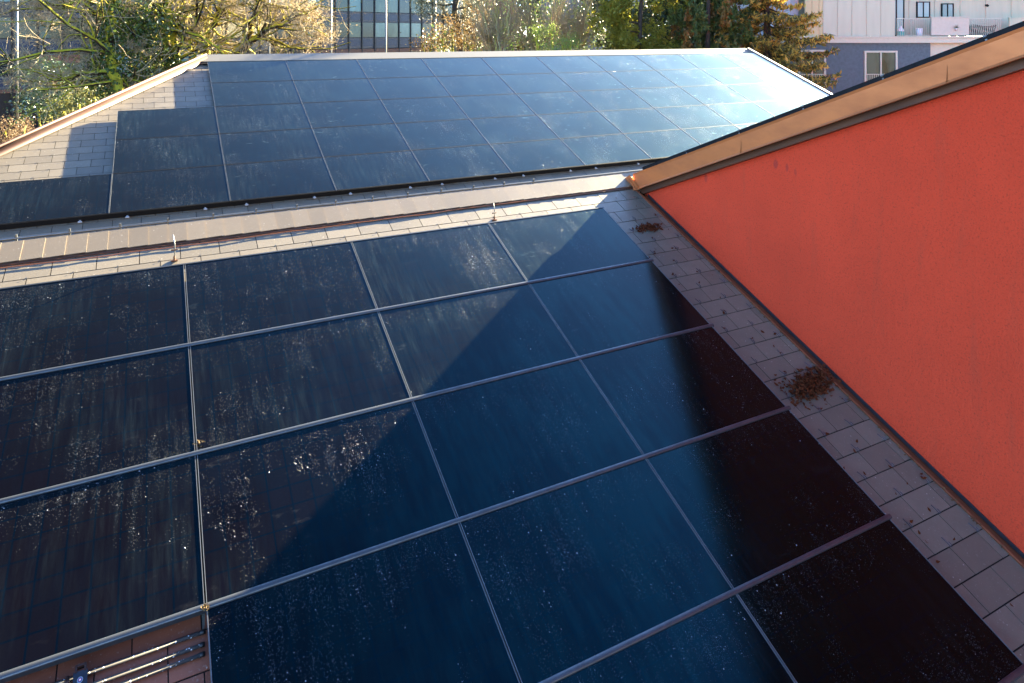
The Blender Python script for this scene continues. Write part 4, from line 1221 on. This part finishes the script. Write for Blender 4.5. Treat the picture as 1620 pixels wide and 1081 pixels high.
# pine bough, beech with copper leaves
m_pine = m_leaf("pine_needles", (.020,.038,.022), (.075,.085,.040), .5, .1)
b = px(742, 100, 42); b.z = GZ
pt = tree_thing("pine_tree", "dark pine with a level bough before the office wing and the brick house", b, None)
T = Tree(61); e = lambda x, y, dz=0: px(x, y, 42+dz)
T.limb([b, e(726,60), e(722,20), e(724,-40), e(718,-120)], .28, .10, 0, sub=False)
pts = []
for P in ([e(723,22), e(705,28,-.4), e(684,24,-.8), e(662,14,-1)], [e(723,6), e(700,8,-.3), e(676,4,-.6), e(660,0,-.8)], [e(724,14), e(744,10,-.3), e(760,2,-.5)], [e(723,-20), e(700,-20), e(670,-30)], [e(723,-40), e(750,-50), e(775,-55)], [e(721,-70), e(690,-80), e(670,-90)], [e(721,-90), e(745,-110)], [e(723,30), e(738,28,-.3), e(748,34,-.4)]):
    pp = T.limb(P, .07, .02, 0, sub=False); pts += [(p, None) for p in pp[3:]]
to_local(T.thick, b).build("trunk", m_dbark, pt, True)
mb = MB(); leaf_cards(mb, pts, random.Random(62), 6500, .24, .26, .10, -.3)
to_local(mb, b).build("crown", m_pine, pt)
m_beech = m_leaf("copper_beech_leaf", (.035,.030,.010), (.115,.070,.026), .6, .4)
b = px(715, 100, 38); b.z = GZ
shrub("copper_leaved_bush", "bush with pale copper dead leaves below the pine bough", [(px(715,46,38),.9,40),(px(700,60,38),.8,40),(px(735,56,38),.9,40),(px(668,70,38),.5,20),(px(680,76,38),.6,20),(px(745,70,38),.8,30),(px(760,30,39),.9,30)], m_beech, 3800, .10, .24, b, 63)

# bare brown shrubs behind the ridge
m_hazel = m_leaf("hazel_bud", (.11,.085,.035), (.27,.20,.09), .7, .45)
for i, (x, d, lab, seed) in enumerate(((790, 37, "bare brown shrub of many upright stems behind the middle of the far ridge", 71), (850, 39, "taller bare shrub with pale straight stems beside the green evergreens", 72), (905, 43, "bare spreading shrub with dark slanting limbs next to the yew", 73), (735, 44, "thin bare shrub with orange brown twigs behind the copper bush", 74))):
    b = px(x, 100, d); b.z = GZ
    T = Tree(seed); rng = random.Random(seed)
    for k in range(15 if i < 3 else 9):
        a = rng.uniform(-38, 38); y1 = rng.uniform(-70, 10)
        P = [b + Vector((rng.uniform(-.5,.5), rng.uniform(-.5,.5), 0)), px(x + a*.4, 95, d+rng.uniform(-1,1)), px(x + a*.8 + rng.uniform(-8,8), 45, d+rng.uniform(-1.2,1.2)), px(x + a*1.3 + rng.uniform(-14,14), y1, d+rng.uniform(-2,2))]
        T.limb(P, rng.uniform(.035,.075), .02, 12, lift=.45, spread=(22,60), ratio=.20, wob=.06, maxlev=2)
    if i == 2:
        T.limb([b, px(865,76,d-1), px(890,58,d-1), px(910,52,d-1), px(940,50,d-1)], .06, .02, 8, ratio=.2); T.limb([px(860,70,d-1), px(885,40,d-1), px(905,22,d-1), px(925,10,d-1)], .05, .02, 8, ratio=.2)
    o = tree_thing("bare_shrub", lab, b, "bare shrubs behind the far ridge", "shrub")
    to_local(T.thick, b).build("trunk", m_stem, o, True); to_local(T.twig, b).build("twigs", m_twig2, o)
    mb = MB(); leaf_cards(mb, T.tips, rng, 1500, .075, .16, .45)
    to_local(mb, b).build("buds", m_hazel, o)
m_bright = m_leaf("bright_green_leaf", (.10,.17,.03), (.28,.36,.07), .5, .45)
b = px(885, 100, 34); b.z = GZ
shrub("bright_green_bush", "low bright yellow green bush peeking over the far ridge among bare shrubs", [(px(890,72,34),.55,40),(px(903,66,34),.4,30),(px(846,52,36),.5,30),(px(868,78,34),.5,20),(px(872,48,36),.4,20)], m_bright, 2800, .07, .14, b, 75)
m_dgreen = m_leaf("deep_green_leaf", (.02,.045,.012), (.07,.11,.025), .5, .25)
b = px(770, 100, 48); b.z = GZ
shrub("dark_hedge", "dark green hedge in the shade behind the bare brown shrubs", [(px(730,80,48),1.2,40),(px(775,66,48),1.6,50),(px(830,60,48),1.8,60),(px(880,40,50),2.0,60),(px(930,60,50),1.8,50),(px(945,30,50),1.6,40),(px(940,-10,50),1.6,40),(px(700,70,50),1.2,30),(px(800,20,50),1.8,40),(px(860,0,50),1.6,30)], m_dgreen, 6500, .20, .42, b, 76)

# evergreens: yew, cypress, larch-like conifer
def crown(spots, n, size, spread, seed, down, asp):
    rng = random.Random(seed); mb = MB(); pts = []
    for (p, r, k) in spots:
        for _ in range(k):
            d = rdir(rng); pts.append((p + d*r*rng.uniform(.6,1.05), d))
    leaf_cards(mb, pts, rng, n, size, spread, asp, down); return mb
m_yew = m_leaf("yew_spray", (.045,.065,.010), (.30,.265,.030), .5, .55)
d = 36
b = px(1010, 100, d); b.z = GZ
spots = []
rng = random.Random(81)
for i in range(74):
    x = rng.uniform(945,1085); y = rng.uniform(-150,95)
    if x < 960 and rng.random() < .5: continue
    spots.append((px(x, y, d + rng.uniform(-1.6,1.6)), rng.uniform(.32,.68), 26))
yw = tree_thing("yew_tree", "bushy yellow green yew behind the right half of the far ridge", b)
to_local(crown(spots, 32000, .165, .13, 82, .25, .46), b).build("crown", m_yew, yw)
m = MB(); m.tube(smooth_path([b, px(1012,60,d), px(1016,-30,d), px(1010,-120,d)], 4), [.16-.01*i for i in range(13)], 8)
for k in range(14): m.tube([px(1012, 80-k*14, d), px(1012+rng.uniform(-60,60), 70-k*14, d+rng.uniform(-1,1))], [.05,.015], 5)
to_local(m, b).build("trunk", m_dbark, yw, True)

m_cyp = m_leaf("cypress_spray", (.025,.05,.013), (.12,.135,.03), .5, .45)
m_cyp_o = m_leaf("russet_spray", (.11,.055,.012), (.26,.13,.028), .6, .4)
d = 35.5
b = px(1120, 100, d); b.z = GZ
cy = tree_thing("cypress_tree", "dark green cypress with russet tips between the yew and the golden conifer", b)
mb = MB(); mo = MB(); rng = random.Random(85)
for i in range(170):
    x = rng.uniform(1060,1190); y = rng.uniform(-62,118)
    if y > 60 + (x-1050)*.25 and rng.random() < .4: continue
    c = px(x, y, d + rng.uniform(-1.5,1.5) + (1.0 if x < 1080 else 0))
    h = rng.uniform(.5,1.1); w = h*.32; tgt = mo if rng.random() < .22 else mb
    for k in range(80):                                        # a small pointed plume
        t = rng.random()**.7
        a = rng.uniform(0,6.28); rr = w*t*rng.uniform(.5,1)
        pnt = c + Vector((cos(a)*rr, sin(a)*rr, -h*t))
        leaf_cards(tgt, [(pnt,None)], rng, 1, .25, .03, .36, .8)
to_local(mb, b).build("crown", m_cyp, cy); to_local(mo, b).build("russet_tips", m_cyp_o, cy)
m = MB(); m.tube([b, px(1120,40,d), px(1122,-62,d)], [.16,.12,.04], 8); to_local(m, b).build("trunk", m_dbark, cy, True)

m_gold_lit = m_leaf("golden_spray", (.24,.15,.022), (.68,.43,.08), .55, .5)
m_gold_shade = m_leaf("golden_shade_spray", (.045,.042,.010), (.15,.11,.022), .55, .4)
d = 36
b = px(1215, 120, d); b.z = GZ
gd = tree_thing("golden_conifer", "golden conifer with drooping layered boughs before the white apartment house", b)
m = MB(); m.tube([b, px(1214,60,d), px(1212,-10,d), px(1210,-58,d)], [.28,.20,.12,.03], 8)
mb = MB(); mo = MB(); rng = random.Random(91)
for k in range(112):
    y = 165 - k*1.95; a = rng.uniform(0, 6.28)
    p0 = px(1213, y-14, d)
    reach = max(.3, 3.45*(1 - max(0,(70-y))/165)) * rng.uniform(.72,1.06)
    if y > 70: reach *= 1.02
    dirn = Vector((cos(a), sin(a), 0)); n = 14; P = []
    for i in range(n+1):
        t = i/n; P.append(p0 + dirn*reach*t + Vector((0,0,-.55*sin(t*1.9)*reach*.42 + .28*t*t*reach*.45)))
    m.tube(P, [.035*(1-.8*i/n) for i in range(n+1)], 4, False)
    sunny = dirn.dot(Vector((SUN.x,SUN.y,0))) > -.1 and y < 78  # upper boughs towards the sun take more of the lit leaf colour
    for i in range(3, n+1):
        t = i/n
        for j in range(18):
            sd = dirn.cross(Vector((0,0,1)))*rng.gauss(0,.17)*(1.25-t*.7)*reach*.5
            c = P[i] + sd + dirn*rng.uniform(-.12,.12) + Vector((0,0,-abs(rng.gauss(0,.10))))
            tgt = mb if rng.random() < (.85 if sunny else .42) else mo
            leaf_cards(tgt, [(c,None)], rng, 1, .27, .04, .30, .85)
to_local(m, b).build("trunk", m_dbark, gd, True); to_local(mb, b).build("golden_lit_sprays", m_gold_lit, gd); to_local(mo, b).build("crown", m_gold_shade, gd)

# dark evergreens standing behind the yew and the conifer
m_back = m_leaf("dark_evergreen", (.014,.030,.012), (.06,.075,.022), .6, .2)
for k, (x, dd, w, lab) in enumerate(((985, 47, 52, "dark evergreen behind the left side of the yew"), (1075, 45, 52, "dark evergreen in the gap between yew and cypress"), (1150, 44, 42, "dark evergreen behind the russet tipped cypress"))):
    b = px(x, 100, dd); b.z = GZ
    rng = random.Random(300+k)
    sp_ = [(px(x + rng.uniform(-w, w)*(1-abs(y+20)/330), y, dd + rng.uniform(-1.5,1.5)), rng.uniform(.7,1.2), 24) for y in range(110, -170, -5)]
    o = tree_thing("evergreen_tree", lab, b, "dark evergreens behind the yew")
    to_local(crown(sp_, 9000, .34, .26, 310+k, .3, .5), b).build("crown", m_back, o)
    m = MB(); m.tube([b, px(x, 0, dd), px(x, -150, dd)], [.16,.12,.04], 8); to_local(m, b).build("trunk", m_dbark, o, True)

# far wood that closes the view between the houses
rng = random.Random(95)
mb = MB(); pts = []
for i in range(520):
    f = rng.uniform(108, 135); r = rng.uniform(-.62, .62)*f
    p = fr(r, f, rng.uniform(2, 22)); pts.append((p, None))
leaf_cards(mb, pts, rng, 30000, 1.5, 1.7, .7)
o = mb.build("far_wood", m_leaf("far_wood_leaf", (.035,.040,.022), (.12,.09,.05), .8, .2))
tag(o, "hazy brown green wood closing the view far behind the houses", "wood", kind='stuff')
